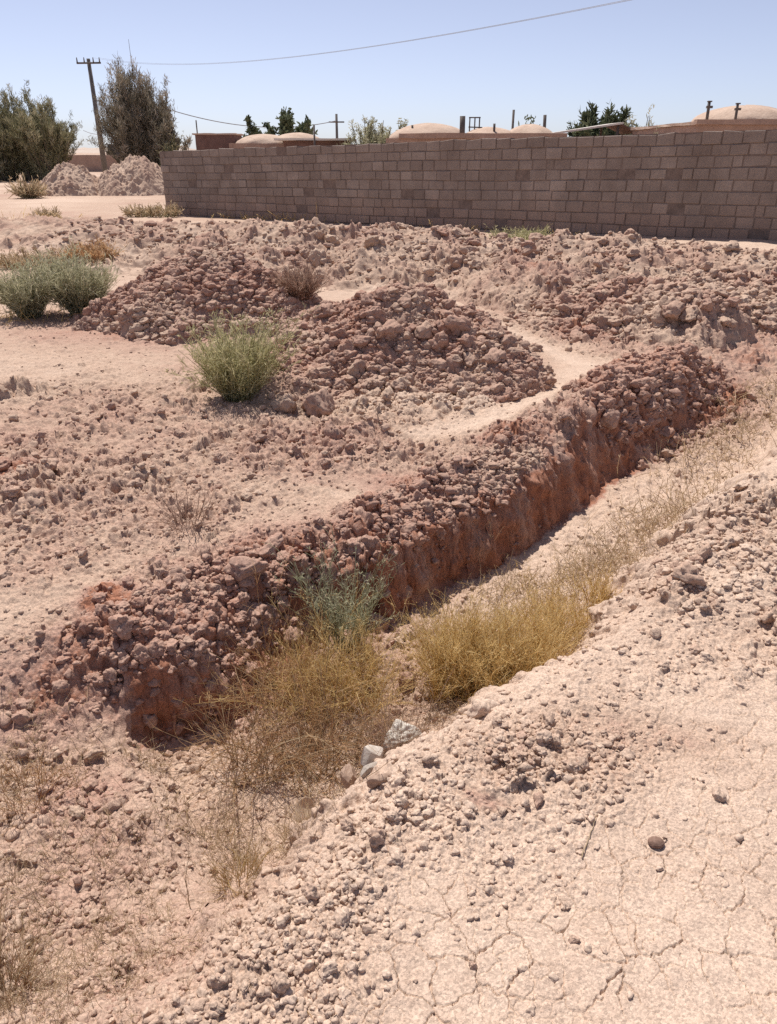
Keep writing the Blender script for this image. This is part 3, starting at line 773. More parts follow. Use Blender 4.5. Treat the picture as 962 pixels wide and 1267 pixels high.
shrub('dry_shrub', 'faded weed tuft on the far track left of the wall', 'weed', B(-9.6, 22.3), ('palegreen', 'straw'), 90, .25, (.15, .32), 1.0, (700, (.08, .16), .4), None, 800, .01, .014, (.1, .02), .2, seed=7)
shrub('dry_shrub', 'faded weed clump at the left end of the block wall', 'weed', B(-7.3, 24.6), ('palegreen', 'straw'), 140, .6, (.15, .32), .9, (900, (.08, .18), .4), None, 900, .01, .015, (.1, .02), .2, seed=8, scale=(1.3, .6, 1))
shrub('dry_shrub', 'weed tuft in front of the far dirt heaps', 'weed', B(-15.9, 35.6), ('palegreen', 'straw'), 90, .3, (.3, .7), 1.0, (700, (.2, .4), .4), None, 600, .02, .025, (.15, .04), .2, seed=9)
shrub('weed', 'bright green weed patch on the long bank below the wall', 'weed', G(2.05, 12.6), ('bright', 'green'), 160, .32, (.10, .22), 1.2, (1400, (.06, .14), .5), None, 1500, .004, .007, (.05, .012), .2, seed=10, scale=(1.3, .8, 1))
shrub('dry_shrub', 'golden yellow dry bush filling the trench, largest and nearest of its row', 'dry shrub', G(.42, 2.50), ('yellow', 'yellow'), 640, (.24, .15), (.18, .34), .62, (6500, (.05, .12), .4), (9000, (.02, .06), .5), 12000, .0016, .0013, (.006, .0034), .14, seed=11, upl=.3)
shrub('dry_shrub', 'smaller golden dry bush behind the largest one in the trench', 'dry shrub', G(.80, 2.85), ('yellow', 'yellow'), 170, (.14, .1), (.12, .26), .7, (1300, (.05, .12), .4), (1600, (.02, .05), .5), 3000, .0016, .0013, (.006, .0034), .2, seed=12, upl=.3)
shrub('dry_shrub', 'slender golden tuft at the far end of the golden bushes', 'dry shrub', G(1.03, 3.08), ('yellow', 'yellow'), 60, (.05, .05), (.08, .18), .6, (400, (.04, .08), .4), None, 500, .0018, .0015, (.010, .0022), .2, seed=13, upl=.3)
shrub('stalky_weed', 'grey-green stalky weed at the end of the dark trench wall', 'weed', G(-.19, 2.72), ('bluegreen', 'bluegreen'), 60, .06, (.2, .42), .5, (480, (.05, .12), .35), (500, (.02, .06), .5), 900, .0022, .0018, (.018, .004), .15, seed=14, upl=.25)
shrub('dry_shrub', 'yellowish wispy bush in front of the stalky grey-green weed', 'dry shrub', G(-.22, 2.40), ('yellow', 'yellow'), 200, (.18, .13), (.16, .36), .85, (1700, (.05, .14), .45), (2000, (.02, .06), .5), 3500, .0015, .0012, (.009, .002), .25, seed=15, upl=.2)
shrub('dry_shrub', 'tangled brown dry bush spilling over the trench end', 'dry shrub', G(-.33, 2.08), ('straw', 'brown'), 220, (.26, .13), (.2, .42), 1.15, (1500, (.06, .18), .55), (1700, (.02, .07), .6), 1800, .0017, .0012, (.008, .002), .4, .25, seed=16)
shrub('dry_shrub', 'reddish twiggy bush under the collapsed clod slope', 'dry shrub', G(-.45, 2.45), ('brown', 'brown'), 110, (.12, .1), (.15, .32), .9, (800, (.05, .14), .5), None, 300, .0016, .0012, (.008, .002), .3, seed=17)
shrub('dry_shrub', 'grey wispy bush beside the white rock', 'dry shrub', G(.03, 1.98), ('straw', 'pinkdry'), 120, (.09, .05), (.1, .2), .9, (900, (.04, .1), .5), None, 600, .0012, .001, (.007, .002), .3, seed=18)
shrub('dry_shrub', 'pale greenish tuft beside the small mud flat at lower left', 'weed', G(-.43, 1.47), ('yellow', 'straw'), 70, .05, (.06, .13), .7, (350, (.02, .06), .4), None, 400, .0011, .001, (.007, .0018), .2, seed=19)
shrub('dry_shrub', 'straw tuft at the bottom left corner', 'weed', G(-.92, 1.07), ('brown', 'straw'), 110, .06, (.07, .17), .9, (600, (.03, .08), .4), None, 400, .0011, .001, (.007, .0018), .25, seed=20)
shrub('dry_shrub', 'brown dry tuft at the left edge beside the brown bare patch', 'weed', G(-1.17, 1.72), ('brown', 'brown'), 70, .1, (.06, .14), .9, (380, (.03, .08), .5), None, 400, .0013, .001, (.007, .0018), .25, seed=21)
shrub('dry_shrub', 'sparse grey twig sprig on bare ground above the collapsed slope', 'weed', G(-.98, 3.2), ('pinkdry', 'pinkdry'), 40, .08, (.1, .22), 1.1, (200, (.04, .1), .5), None, 0, .0018, .0014, (.007, .0018), .25, seed=22)

# long dead branches caught in the tangled bush
def branch(name, label, pts, r, mat='straw', cat='twig', twigs=0):
    P = np.array(pts, float)[None]
    k = 14
    t = np.linspace(0, P.shape[1] - 1, k); a = np.minimum(t.astype(int), P.shape[1] - 2); w = (t - a)[None, :, None]
    Q = P[:, a] * (1 - w) + P[:, a + 1] * w
    Q[0, 1:-1] = (Q[0, :-2] + Q[0, 1:-1] * 2 + Q[0, 2:]) / 4
    Q[0] += rng.normal(0, r * .6, Q[0].shape)
    gm = Geo(); gm.tubes(Q, taper(1, k, r, r * .45), np.array([.75]), 6)
    if twigs:
        S = side_shoots(Q, twigs, (.03, .09), .6, 4); gm.tubes(S, taper(twigs, 4, r * .4, r * .2), np.full(twigs, .6), 4)
    o = gm.build(name, mat); tag(o, label, cat); return o
z0 = ground_at(-.3, 1.95)
branch('dead_branch', 'pale arched dead branch across the tangled dry bush', [(-.50, 1.98, z0 + .05), (-.40, 2.0, z0 + .17), (-.26, 2.02, z0 + .20), (-.12, 1.95, z0 + .12)], .0028, twigs=12)
branch('dead_branch', 'pale dead branch slanting down the front of the tangled bush', [(-.33, 2.05, z0 + .2), (-.28, 1.9, z0 + .1), (-.25, 1.74, z0 + .03)], .0026, twigs=8)
branch('twig', 'dark stick at the bottom edge beside a clod cluster', [(-.215, .985, ground_at(-.215, .985) + .006), (-.19, .965, ground_at(-.19, .965) + .004), (-.16, .935, ground_at(-.16, .935) + .004)], .0022, 'brown')
branch('twig', 'thin straw stalk lying across the cracked mud', [(.50, 1.33, ground_at(.5, 1.33) + .004), (.54, 1.40, ground_at(.54, 1.40) + .006), (.575, 1.47, ground_at(.575, 1.47) + .004)], .0016, 'straw')
branch('twig', 'upright dry stalk at the small mud flat in lower left', [(-.55, 1.36, ground_at(-.55, 1.36)), (-.56, 1.39, ground_at(-.55, 1.36) + .08), (-.55, 1.42, ground_at(-.55, 1.36) + .14)], .0016, 'straw', twigs=6)

def grass(name, label, spots, mat, seed):
    rg = np.random.default_rng(seed); gm = Geo()
    for cx_, cy_, rx, ry, an, cnt, L in spots:
        u = rg.normal(0, .5, (cnt, 2)); c, s = math.cos(R(an)), math.sin(R(an))
        x = cx_ + u[:, 0] * rx * c - u[:, 1] * ry * s; y = cy_ + u[:, 0] * rx * s + u[:, 1] * ry * c
        cl = perlin(x * 9, y * 9, 301) > -.12
        x, y = x[cl], y[cl]; n = len(x)
        z = surface(x, y)[0]
        P = stems(n, .01, L, 1.0, 5, .3, .1, rg) + np.stack([x, y, z], 1)[:, None]
        gm.ribbons(P, taper(n, 5, .0019, .0007) * (np.hypot(x, y)[:, None] / 2.2 + .25), rg.uniform(0, 1, n), rg)
        S = side_shoots(P, n * 3, (L[0] * .25, L[0] * .7), .5, 3, .3, rg)
        gm.ribbons(S, taper(n * 3, 3, .0012, .0006) * (math.hypot(cx_, cy_) / 2.2 + .25), rg.uniform(.2, 1, n * 3), rg)
    o = gm.build(name, mat); tag(o, label, 'dry grass', kind='stuff')
grass('dry_grass', 'pale dry grass along the trench floor', [(1.15, 3.45, .5, .24, 48, 850, (.06, .2)), (1.68, 3.95, .5, .25, 45, 750, (.05, .18)), (2.4, 5.0, .8, .3, 45, 650, (.05, .17)), (.7, 3.3, .35, .2, 45, 500, (.05, .13)), (.55, 3.0, .3, .15, 40, 250, (.05, .15)), (3.1, 5.9, .8, .3, 42, 300, (.06, .18)), (.22, 2.25, .12, .07, 30, 100, (.05, .13))], 'straw', 401)
grass('dry_grass', 'sparse dry grass on the broken ground at lower left', [(-.95, 1.4, .4, .35, 0, 1300, (.03, .09)), (-.72, 1.2, .35, .25, 0, 1200, (.025, .07)), (-.85, 1.02, .35, .15, 0, 800, (.03, .08)), (-1.2, 1.85, .25, .25, 0, 500, (.04, .1)), (-.55, 1.75, .25, .13, 0, 600, (.04, .1)), (-.38, 1.62, .2, .12, 0, 500, (.04, .1)), (-.9, 2.0, .3, .1, 0, 50, (.03, .07)), (-.85, 1.98, .1, .04, 10, 70, (.04, .1))], 'straw', 402)
grass('dry_grass', 'dry tufts at the foot of the block wall', [(-3.6, 22.8, 2.5, .25, -38, 160, (.1, .3)), (2.5, 17.8, 2.5, .2, -38, 120, (.08, .2)), (-4.2, 8.2, .8, .3, 0, 200, (.05, .18)), (-9, 19, 4, .8, 0, 200, (.08, .25))], 'yellow', 403)

# ------------------------------------------------------------------ block wall
def block_wall():
    A, Bp = np.array([-7.25, 26.0]), np.array([7.1, 14.55])
    d = (Bp - A); L0 = np.linalg.norm(d); d /= L0
    L = L0 + 7.0
    n = np.array([d[1], -d[0]])                                  # towards the viewer
    root = empty('block_wall', (0, 0, 0)); tag(root, 'long grey-brown concrete block wall behind the dug earth', 'wall')
    rg = random.Random(5)
    zb = lambda s: -.20 + .35 * s / L0                           # the courses climb gently with the ground
    hc = lambda s: .2095
    V, Fq, tint, low = [], [], [], []
    T = .2
    courses = 9
    for c in range(courses):
        s = -rg.uniform(0, .02)
        while s < L:
            f = s / L0
            ln = (.45 - .11 * f) * rg.uniform(.86, 1.12)
            if rg.random() < .08: ln *= .55
            if rg.random() < .05: ln *= 1.6
            if s < 0.05 and c % 2: ln *= .6
            s1 = min(s + ln, L)
            j = lambda k=.005: rg.uniform(-k, k)
            g = .007
            out = rg.gauss(0, .008); tn = min(1, max(0, rg.gauss(.5, .21) + (.10 if c < 2 else 0)))
            corners = []
            for (ss, zz, gs, gz) in ((s, 0, 1, 1), (s1, 0, -1, 1), (s1, 1, -1, -1), (s, 1, 1, -1)):
                z = zb(ss) + (c + zz) * .2085 + j(.004) + .018 * math.sin(ss * .8 + (c + zz) * .9) * math.sin((c + zz) * 1.7 + ss * .21) + (rg.uniform(-.03, .015) if (c == courses - 1 and zz) else 0)
                corners.append((ss, z, gs, gz))
            def P(ss, z, o): p = A + d * ss + n * o; return (p[0], p[1], z)
            b = len(V)
            for o_, ins in ((-T, .004), (T * 0 - .03, .0), (-.012, .0), (0, .010)):
                for ss, z, gs, gz in corners:
                    k = 1 if ins else 1
                    V.append(P(ss + gs * (g + ins) + j(.006), z + gz * (g * rg.uniform(.4, 1.3) + ins) + j(.003), o_ + out if o_ > -T else -T)); low.append(V[-1][2] - zb(ss))
            for q in range(3):
                for e in range(4):
                    a0, a1 = b + q * 4 + e, b + q * 4 + (e + 1) % 4
                    Fq.append((a0, a1, a1 + 4, a0 + 4))
            Fq.append((b + 12, b + 13, b + 14, b + 15)); Fq.append((b + 3, b + 2, b + 1, b))
            tint += [tn] * 16
            s = s1
    m, nt, bs = new_mat('concrete_block')
    a = node(nt, 'ShaderNodeAttribute', attribute_name='tint', attribute_type='GEOMETRY')
    pos = node(nt, 'ShaderNodeNewGeometry').outputs['Position']
    n1 = node(nt, 'ShaderNodeTexNoise', Scale=1.6, Detail=6.0, Roughness=.65); nt.links.new(pos, n1.inputs['Vector'])
    n2 = node(nt, 'ShaderNodeTexNoise', Scale=28.0, Detail=6.0, Roughness=.7); nt.links.new(pos, n2.inputs['Vector'])
    f = math_n(nt, 'ADD', math_n(nt, 'MULTIPLY', a.outputs['Fac'], .42), math_n(nt, 'MULTIPLY', math_n(nt, 'SUBTRACT', n1.outputs['Fac'], .27), 1.05))
    f = math_n(nt, 'ADD', f, math_n(nt, 'MULTIPLY', math_n(nt, 'SUBTRACT', n2.outputs['Fac'], .5), .6), True)
    lo = node(nt, 'ShaderNodeAttribute', attribute_name='low', attribute_type='GEOMETRY')
    dirt = math_n(nt, 'SUBTRACT', math_n(nt, 'ADD', math_n(nt, 'MULTIPLY', n1.outputs['Fac'], 1.1), math_n(nt, 'MULTIPLY', n2.outputs['Fac'], .4)), math_n(nt, 'MULTIPLY', lo.outputs['Fac'], 1.0))
    mxd = nt.nodes.new('ShaderNodeMixRGB'); mxd.inputs[2].default_value = (.37, .245, .185, 1)
    nt.links.new(math_n(nt, 'MULTIPLY', dirt, .9, True), mxd.inputs[0])
    nt.links.new(ramp(nt, f, [(.05, (.18, .138, .117)), (.5, (.275, .222, .192)), (.95, (.42, .35, .305))]), mxd.inputs[1])
    nt.links.new(mxd.outputs[0], bs.inputs['Base Color'])
    bp = node(nt, 'ShaderNodeBump', Strength=.8, Distance=.02); nt.links.new(n2.outputs['Fac'], bp.inputs['Height']); nt.links.new(bp.outputs[0], bs.inputs['Normal'])
    mesh_np('blocks', V, np.array(Fq), m, root, {'tint': tint, 'low': low}, smooth=False)
    # mortar core a little behind the faces
    Vm, Fm = [], []
    K = 80
    for i in range(K + 1):
        s = .012 + (L - .024) * i / K
        for o_, z in ((-.014, zb(s) - .25), (-.014, zb(s) + courses * .2085 - .012), (-T + .006, zb(s) + courses * .2085 - .012), (-T + .006, zb(s) - .25)):
            p = A + d * s + n * o_; Vm.append((p[0], p[1], z))
    for i in range(K):
        for e in range(4):
            a0, a1 = i * 4 + e, i * 4 + (e + 1) % 4
            Fm.append((a0, a0 + 4, a1 + 4, a1))
    Fm += [(0, 1, 2, 3), (K * 4 + 3, K * 4 + 2, K * 4 + 1, K * 4)]
    mesh_np('mortar', Vm, np.array(Fm), M['mortar'], root, smooth=False)
M['mortar'] = rock_mat('dusty_mortar', (.13, .098, .083), (.23, .175, .15), 6, .01)
block_wall()

# ------------------------------------------------------------------ boxes, tubes and domes for the village
def box(name, x0, x1, y0, y1, z0, z1, mat, parent=None, jit=.0, bev=.03):
    nx, ny, nz = max(2, int((x1 - x0) / .5) + 1), max(2, int((y1 - y0) / .5) + 1), max(2, int((z1 - z0) / .5) + 1)
    import bmesh
    bm = bmesh.new()
    bmesh.ops.create_cube(bm, size=1)
    for v in bm.verts:
        v.co = ((x0 + x1) / 2 + v.co.x * (x1 - x0), (y0 + y1) / 2 + v.co.y * (y1 - y0), (z0 + z1) / 2 + v.co.z * (z1 - z0))
    bmesh.ops.subdivide_edges(bm, edges=[e for e in bm.edges if e.calc_length() > .8], cuts=6, use_grid_fill=True)
    for v in bm.verts:
        if jit: v.co += type(v.co)((random.uniform(-jit, jit), random.uniform(-jit, jit), random.uniform(-jit, jit)))
    me = bpy.data.meshes.new(name); bm.to_mesh(me); bm.free(); me.materials.append(M[mat])
    o = bpy.data.objects.new(name, me)
    if parent: o.parent = parent
    COL.objects.link(o); return o

def dome(name, cx_, cy_, z, rx, ry, h, mat, parent=None, seed=0):
    nu, nv = 40, 12
    u, v = np.meshgrid(np.arange(nu) * 2 * np.pi / nu, np.linspace(0, np.pi / 2 * .985, nv))
    n = 1 + .05 * perlin(np.cos(u) * 2 + seed * 3.3, np.sin(u) * 2 + v * 2, 9)
    V = np.stack([cx_ + rx * np.cos(u) * np.cos(v) * n, cy_ + ry * np.sin(u) * np.cos(v) * n, z + h * np.sin(v) ** 1.1 * n], -1).reshape(-1, 3)
    F = grid_faces(nu, nv, True)
    top = len(V); V = np.vstack([V, [[cx_, cy_, z + h * 1.0]]])
    j = np.arange(nu) + (nv - 1) * nu
    return mesh_np(name, V, [F, np.stack([j, np.roll(j, -1), np.full(nu, top)], 1)], M[mat], parent)

def tube(name, pts, r, mat, parent=None, sides=8, r1=None):
    P = np.array(pts, float)[None]; g_ = Geo(); k = P.shape[1]
    g_.tubes(P, taper(1, k, r, r if r1 is None else r1), np.array([.5]), sides)
    o = g_.build(name, mat, parent)
    me = o.data; import bmesh
    bm = bmesh.new(); bm.from_mesh(me)
    bmesh.ops.holes_fill(bm, edges=[e for e in bm.edges if e.is_boundary], sides=0); bm.to_mesh(me); bm.free()
    return o

def house(label, name='mud_house'): 
    r = empty(name, (0, 0, 0)); tag(r, label, 'house'); return r

GZ = -.28
h1 = house('domed mud house behind the middle of the wall, with a dark chimney pipe')
box('wall', -.1, 6.9, 32.2, 39.5, GZ, 2.12, 'mudred', h1, .012)
box('parapet', .4, 6.9, 32.05, 32.35, 2.123, 2.30, 'mudred', h1, .015)
dome('dome', 1.75, 36, 2.1, 1.75, 1.9, .66, 'mud', h1, 1)
dome('dome', 4.4, 36.2, 2.1, 1.3, 1.7, .52, 'mud', h1, 2)
dome('dome', 6.1, 36, 2.1, 1.1, 1.6, .62, 'mud', h1, 3)
tube('chimney', [(2.93, 33, 2.0), (2.92, 33, 2.92)], .11, 'metal', h1, 10)
tube('vent_pipe', [(4.45, 35, 2.2), (4.44, 35, 2.72)], .05, 'metal', h1)
tube('vent_pipe', [(1.0, 35, 2.2), (1.0, 35, 2.66)], .045, 'metal', h1)
tube('vent_pipe', [(6.75, 36, 2.2), (6.72, 36, 3.08)], .07, 'metal', h1)
fr_ = empty('roof_frame', (0, 0, 0)); tag(fr_, 'small rusty square frame standing on the domed roof', 'frame')
for x_ in (3.50, 3.72, 3.92):
    tube('post', [(x_, 36, 2.45), (x_, 36, 2.96)], .03, 'metal', fr_, 6)
tube('top_rail', [(3.46, 36, 2.98), (3.96, 36, 2.98)], .028, 'metal', fr_, 6)
tube('foot_rail', [(3.46, 36.06, 2.62), (4.06, 36.06, 2.60)], .028, 'metal', fr_, 6)

h2 = house('mud house with one large dome at the right edge behind the wall')
box('wall', 9.7, 16.5, 26.2, 33, GZ, 2.42, 'mudred', h2, .012)
box('parapet', 9.6, 16.6, 26.05, 26.32, 2.423, 2.56, 'mudred', h2, .015)
box('roof', 9.62, 16.6, 26.35, 33.1, 2.424, 2.52, 'mud', h2, .012)
dome('dome', 12.35, 29.2, 2.5, 1.75, 1.75, .60, 'mud', h2, 4)
dome('dome', 15.8, 29.4, 2.5, 1.5, 1.6, .55, 'mud', h2, 5)
for k_, (x_, z_, rr_) in enumerate(((10.28, 3.08, .05), (11.2, 3.02, .045))):
    p_ = empty('vent_pipe', (0, 0, 0)); p_.parent = h2
    tube('pipe', [(x_, 27, 2.4), (x_ - .02, 27, z_)], rr_, 'metal', p_, 8)
    box('cowl', x_ - .08, x_ + .10, 26.95, 27.05, z_ - .17, z_ - .10, 'metal', p_)
    box('cap', x_ - .07, x_ + .05, 26.94, 27.06, z_ + .003, z_ + .04, 'metal', p_)

h3 = house('low mud house with pale vaulted roof behind the left part of the wall')
box('wall', -8.3, -3.6, 43, 48, GZ, 2.05, 'mudred', h3, .012)
dome('dome', -6.7, 45, 2.0, 1.6, 2.0, .52, 'mud', h3, 6)
dome('dome', -5.0, 45.5, 2.0, 1.5, 2.0, .60, 'mud', h3, 7)
h4 = house('dark red flat-topped hut near the left end of the wall', 'hut')
box('wall', -10.5, -8.35, 45, 47.2, GZ, 2.48, 'shed', h4, .01)
box('roof', -10.62, -8.25, 44.9, 47.3, 2.483, 2.56, 'mud', h4, .01)
tube('vent_pipe', [(-10.45, 45.4, 2.5), (-10.45, 45.4, 3.2)], .035, 'metal', h4, 6)
h5 = house('low shelter with thin pale slab roof behind the wall', 'shelter')
box('roof', -5.6, -1.7, 40.5, 44, 2.16, 2.25, 'roofsheet', h5, .012)
box('wall', -5.2, -2.0, 41, 43.8, GZ, 2.157, 'shed', h5, .01)
h6 = house('open canopy with sloping pale roof sheet in front of the dark green tree', 'canopy')
def canopy():
    V = [(6.7, 33.6, 2.36), (9.35, 33.2, 2.72), (9.45, 36.2, 2.74), (6.9, 36.2, 2.38)]
    V = V + [(x, y, z - .07) for x, y, z in V]
    F = [(3, 2, 1, 0), (4, 5, 6, 7)] + [(a, (a + 1) % 4, (a + 1) % 4 + 4, a + 4) for a in range(4)]
    mesh_np('roof', V, np.array(F), M['roofsheet'], h6, smooth=False)
    for x_, y_, z_ in ((6.95, 33.7, 2.3), (9.2, 33.4, 2.6), (9.2, 36, 2.6), (7.0, 36, 2.3)):
        tube('post', [(x_, y_, GZ), (x_, y_, z_)], .06, 'metal', h6, 6)
    V = [(9.3, 33.25, 2.66), (10.1, 33.6, 2.38), (10.1, 36, 2.38), (9.4, 36.1, 2.68)]
    V = V + [(x, y, z - .05) for x, y, z in V]
    mesh_np('lean_to', V, np.array(F), M['shed'], h6, smooth=False)
canopy()
lw = empty('mud_wall', (0, 0, 0)); tag(lw, 'distant low brown wall beyond the far dirt heaps', 'wall')
box('wall', -40, -22, 88, 88.5, -.6, 1.35, 'mudred', lw, .02)
vh = empty('parked_truck', (0, 0, 0)); tag(vh, 'tiny dark vehicle parked behind the distant low wall', 'vehicle')
box('body', -31.6, -29.6, 92, 93.6, .3, 1.75, 'vehicle', vh); box('cab', -31.4, -30.2, 92.1, 93.5, 1.753, 2.45, 'vehicle', vh)
for x_ in (-31.2, -30.0): tube('wheel', [(x_, 91.9, .1), (x_, 92.2, .1)], .42, 'vehicle', vh, 12)

# far dirt heaps by the track
def far_heap(x, y, rx, ry, h, label, seed):
    n = 260
    u, v = np.meshgrid(np.linspace(-1.25, 1.25, n), np.linspace(-1.25, 1.25, n))
    X, Y = x + u.ravel() * rx, y + v.ravel() * ry
    q = np.hypot(u.ravel(), v.ravel())
    nz = fbm(X * .9 + seed, Y * .9, 4, 200 + seed)
    b = h * (1.1 - np.sqrt(q * q + .05) * 1.05 + .16 * nz)
    Z = base_z(X, Y) + b + lumps(X, Y, .5, 210 + seed, np.full(X.shape, .4)) * .5 + lumps(X, Y, .24, 220 + seed, np.full(X.shape, .7)) * .9 + lumps(X, Y, .12, 230 + seed, np.full(X.shape, .8))
    F = grid_faces(n, n); F = F[(b > -.12)[F].any(1)]
    use = np.unique(F); mp = np.full(len(X), -1); mp[use] = np.arange(len(use))
    o = mesh_np('dirt_heap', np.stack([X, Y, Z], 1)[use], mp[F], M['soil'], attrs={'fresh': np.clip(.30 + .3 * nz, 0, 1)[use]})
    tag(o, label, 'dirt heap')
far_heap(-15.3, 39, 2.1, 1.9, 1.45, 'smaller far dirt heap left of the leaning pole', 1)
far_heap(-12.2, 39.5, 2.75, 2.2, 1.85, 'larger far dirt heap beside the left end of the wall', 2)

# ------------------------------------------------------------------ trees
def tree(label, loc, H, W, mat, seed, nb=26, spr=5000, up=.9, sprl=(.2, .5), sw=.05, tilt=.5, cat='tree', name='tamarisk_tree', wid=(1, 1), trunk_r=.12, base=.25, group=None, low=.1, ang=.35, cone=.30, sh=(.06, .15)):
    rg = np.random.default_rng(500 + seed)
    root = empty(name, loc); tag(root, label, cat, group)
    g1 = Geo()
    S = stems(nb, base, (H * .62, H * .98), tilt, 9, .10, 0, rg, .75, .25)
    tip = np.hypot(S[:, -1, 0] - S[:, 0, 0], S[:, -1, 1] - S[:, 0, 1]) + .8 * np.hypot(S[:, 0, 0], S[:, 0, 1]); tip /= np.percentile(tip, 92)
    S[:, :, 2] *= (1 - cone * np.clip(tip, 0, 1.15) ** 1.5)[:, None]
    S[:, :, 0] *= wid[0]; S[:, :, 1] *= wid[1]
    g1.tubes(S, taper(nb, 9, trunk_r * .5, .012), np.full(nb, .4), 5)
    tr = np.array([[[0, 0, -.3], [0.03 * H, 0, H * .12], [.01 * H, .02, H * .28]]]); g1.tubes(tr, taper(1, 3, trunk_r, trunk_r * .5), np.array([.4]), 8)
    g1.build('trunk', 'bark', root)
    C = side_shoots(S, nb * 14, (H * sh[0], H * sh[1]), ang, 5, low, rg, up * .6)
    clump = rg.normal(.5, .26, len(C))
    g2 = Geo()
    n = spr
    i = rg.integers(0, len(C), n); sub = C[i]
    t = rg.random(n) * 3.99; a = np.minimum(t.astype(int), 3); w = (t - a)[:, None]
    st = sub[np.arange(n), a] * (1 - w) + sub[np.arange(n), a + 1] * w + rg.normal(0, H * .012, (n, 3))
    d = rg.normal(0, .55, (n, 3)); d[:, 2] += up; d /= np.linalg.norm(d, axis=1)[:, None]
    l = rg.uniform(*sprl, n)
    tt = np.linspace(0, 1, 3)[None, :, None]
    P = st[:, None] + (d * l[:, None])[:, None] * tt
    g2.ribbons(P, np.broadcast_to(np.array([.6, 1, .25])[None] * sw, (n, 3)).copy(), np.clip(clump[i] + rg.normal(0, .16, n), 0, 1), rg)
    g2.build('crown', mat, root)
    return root
tree('olive tamarisk tree at the left edge, leftmost of the dense clump', (-28.6, 60, -.35), 5.6, 2, 'tamgreen', 1, 110, 46000, tilt=.32, sprl=(.14, .36), sw=.036, base=1.1, low=.05)
tree('tall tamarisk tree in the dense clump, with bare twigs on top', (-26.3, 61, -.35), 6.0, 2, 'tamgreen', 2, 110, 48000, tilt=.26, sprl=(.14, .36), sw=.036, base=1.1, low=.05)
tree('rounded tamarisk tree, right-hand end of the dense clump', (-24.4, 59, -.35), 5.0, 2, 'tamgreen', 3, 100, 42000, tilt=.27, sprl=(.14, .36), sw=.036, base=.8, low=.05)
tree('tall dusty grey-brown tamarisk tree behind the leaning pole', (-18.9, 62, -.35), 8.7, 2.5, 'tamarisk', 4, 100, 60000, tilt=.20, sprl=(.14, .42), sw=.036, base=.9, wid=(.95, 1), cone=.50, low=.05)
tree('thinner grey tamarisk on the right flank of the tall dusty tree', (-17.2, 62.5, -.35), 6.2, 1.3, 'tamarisk', 5, 34, 17000, tilt=.15, sprl=(.14, .4), sw=.036, base=.45, low=.05)
tree('small slim tree with bright green foot beside the wall end', (-15.65, 60, -.35), 5.0, .8, 'tamarisk', 6, 14, 6000, tilt=.11, sprl=(.2, .45), sw=.055, base=.3, low=.1)
shrub('shrub', 'bright green bush at the foot of the small slim tree', 'shrub', (-15.7, 59, -.3), ('bright', 'tamgreen'), 60, .22, (1.0, 2.3), .18, (700, (.2, .45), .4), None, 1500, .02, .03, (.2, .05), .1, seed=30)
tree('dark leafy tree with two lobes rising behind the low mud house', (-7.0, 55, -.35), 4.8, 1.6, 'leaf', 7, 20, 6500, cone=.1, sh=(.06, .12), up=.25, tilt=.6, sprl=(.15, .35), sw=.13, base=.3, low=.55, name='leafy_tree', ang=.6)
tree('low leafy tree left of the dark two-lobed tree', (-8.5, 55, -.35), 4.1, 1.2, 'leaf', 8, 12, 1600, up=.25, tilt=.5, sprl=(.15, .35), sw=.12, base=.4, low=.5, name='leafy_tree', ang=.6)
tree('wide open grey-green bush tree behind the middle of the wall', (-.93, 40, -.3), 3.6, 1.4, 'palegreen', 9, 130, 26000, up=.3, tilt=.72, cone=.4, sh=(.04, .10), sprl=(.07, .17), sw=.035, base=.3, low=.45, name='bush_tree', ang=.5)
tree('small round bush right of the wide grey-green bush tree', (.40, 42, -.3), 3.4, .6, 'palegreen', 10, 50, 7000, cone=.5, sh=(.04, .1), up=.3, tilt=.3, sprl=(.1, .22), sw=.05, base=.25, low=.5, name='bush_tree', ang=.5)
tree('dense dark green tree behind the open canopy', (11.55, 45, -.3), 4.3, 1.6, 'leaf', 11, 110, 34000, up=.5, tilt=.5, cone=.35, sh=(.05, .11), sprl=(.15, .4), sw=.09, base=.7, low=.2, name='leafy_tree')
tree('slim dark tree on the left of the dense dark green tree', (10.45, 45, -.3), 3.9, .6, 'leaf', 12, 10, 1400, up=.7, tilt=.14, sprl=(.15, .4), sw=.09, base=.25, low=.2, name='leafy_tree')
tree('airy grey bush tree between the dark green tree and the large dome', (10.8, 35, -.3), 3.6, .8, 'palegreen', 13, 60, 6000, cone=.4, sh=(.04, .11), up=.4, tilt=.34, sprl=(.1, .25), sw=.035, base=.25, low=.4, name='bush_tree', ang=.5)
tree('low grey scrub beside the large-domed house', (10.15, 29, -.3), 2.9, .8, 'palegreen', 14, 30, 1300, up=.4, tilt=.4, sprl=(.1, .22), sw=.03, base=.5, low=.4, name='bush_tree', ang=.5)
tree('leafless thin tree among the mud domes', (5.8, 39.5, -.3), 3.2, .8, 'pinkdry', 15, 9, 60, up=.4, tilt=.42, sprl=(.1, .25), sw=.02, base=.1, low=.4, name='bare_tree', trunk_r=.09)
tree('tiny dark bush showing over the dome by the leafless tree', (7.8, 46, -.3), 3.6, .7, 'leaf', 16, 16, 900, up=.2, tilt=.28, sprl=(.15, .3), sw=.09, base=.3, low=.6, name='leafy_tree', ang=.5)

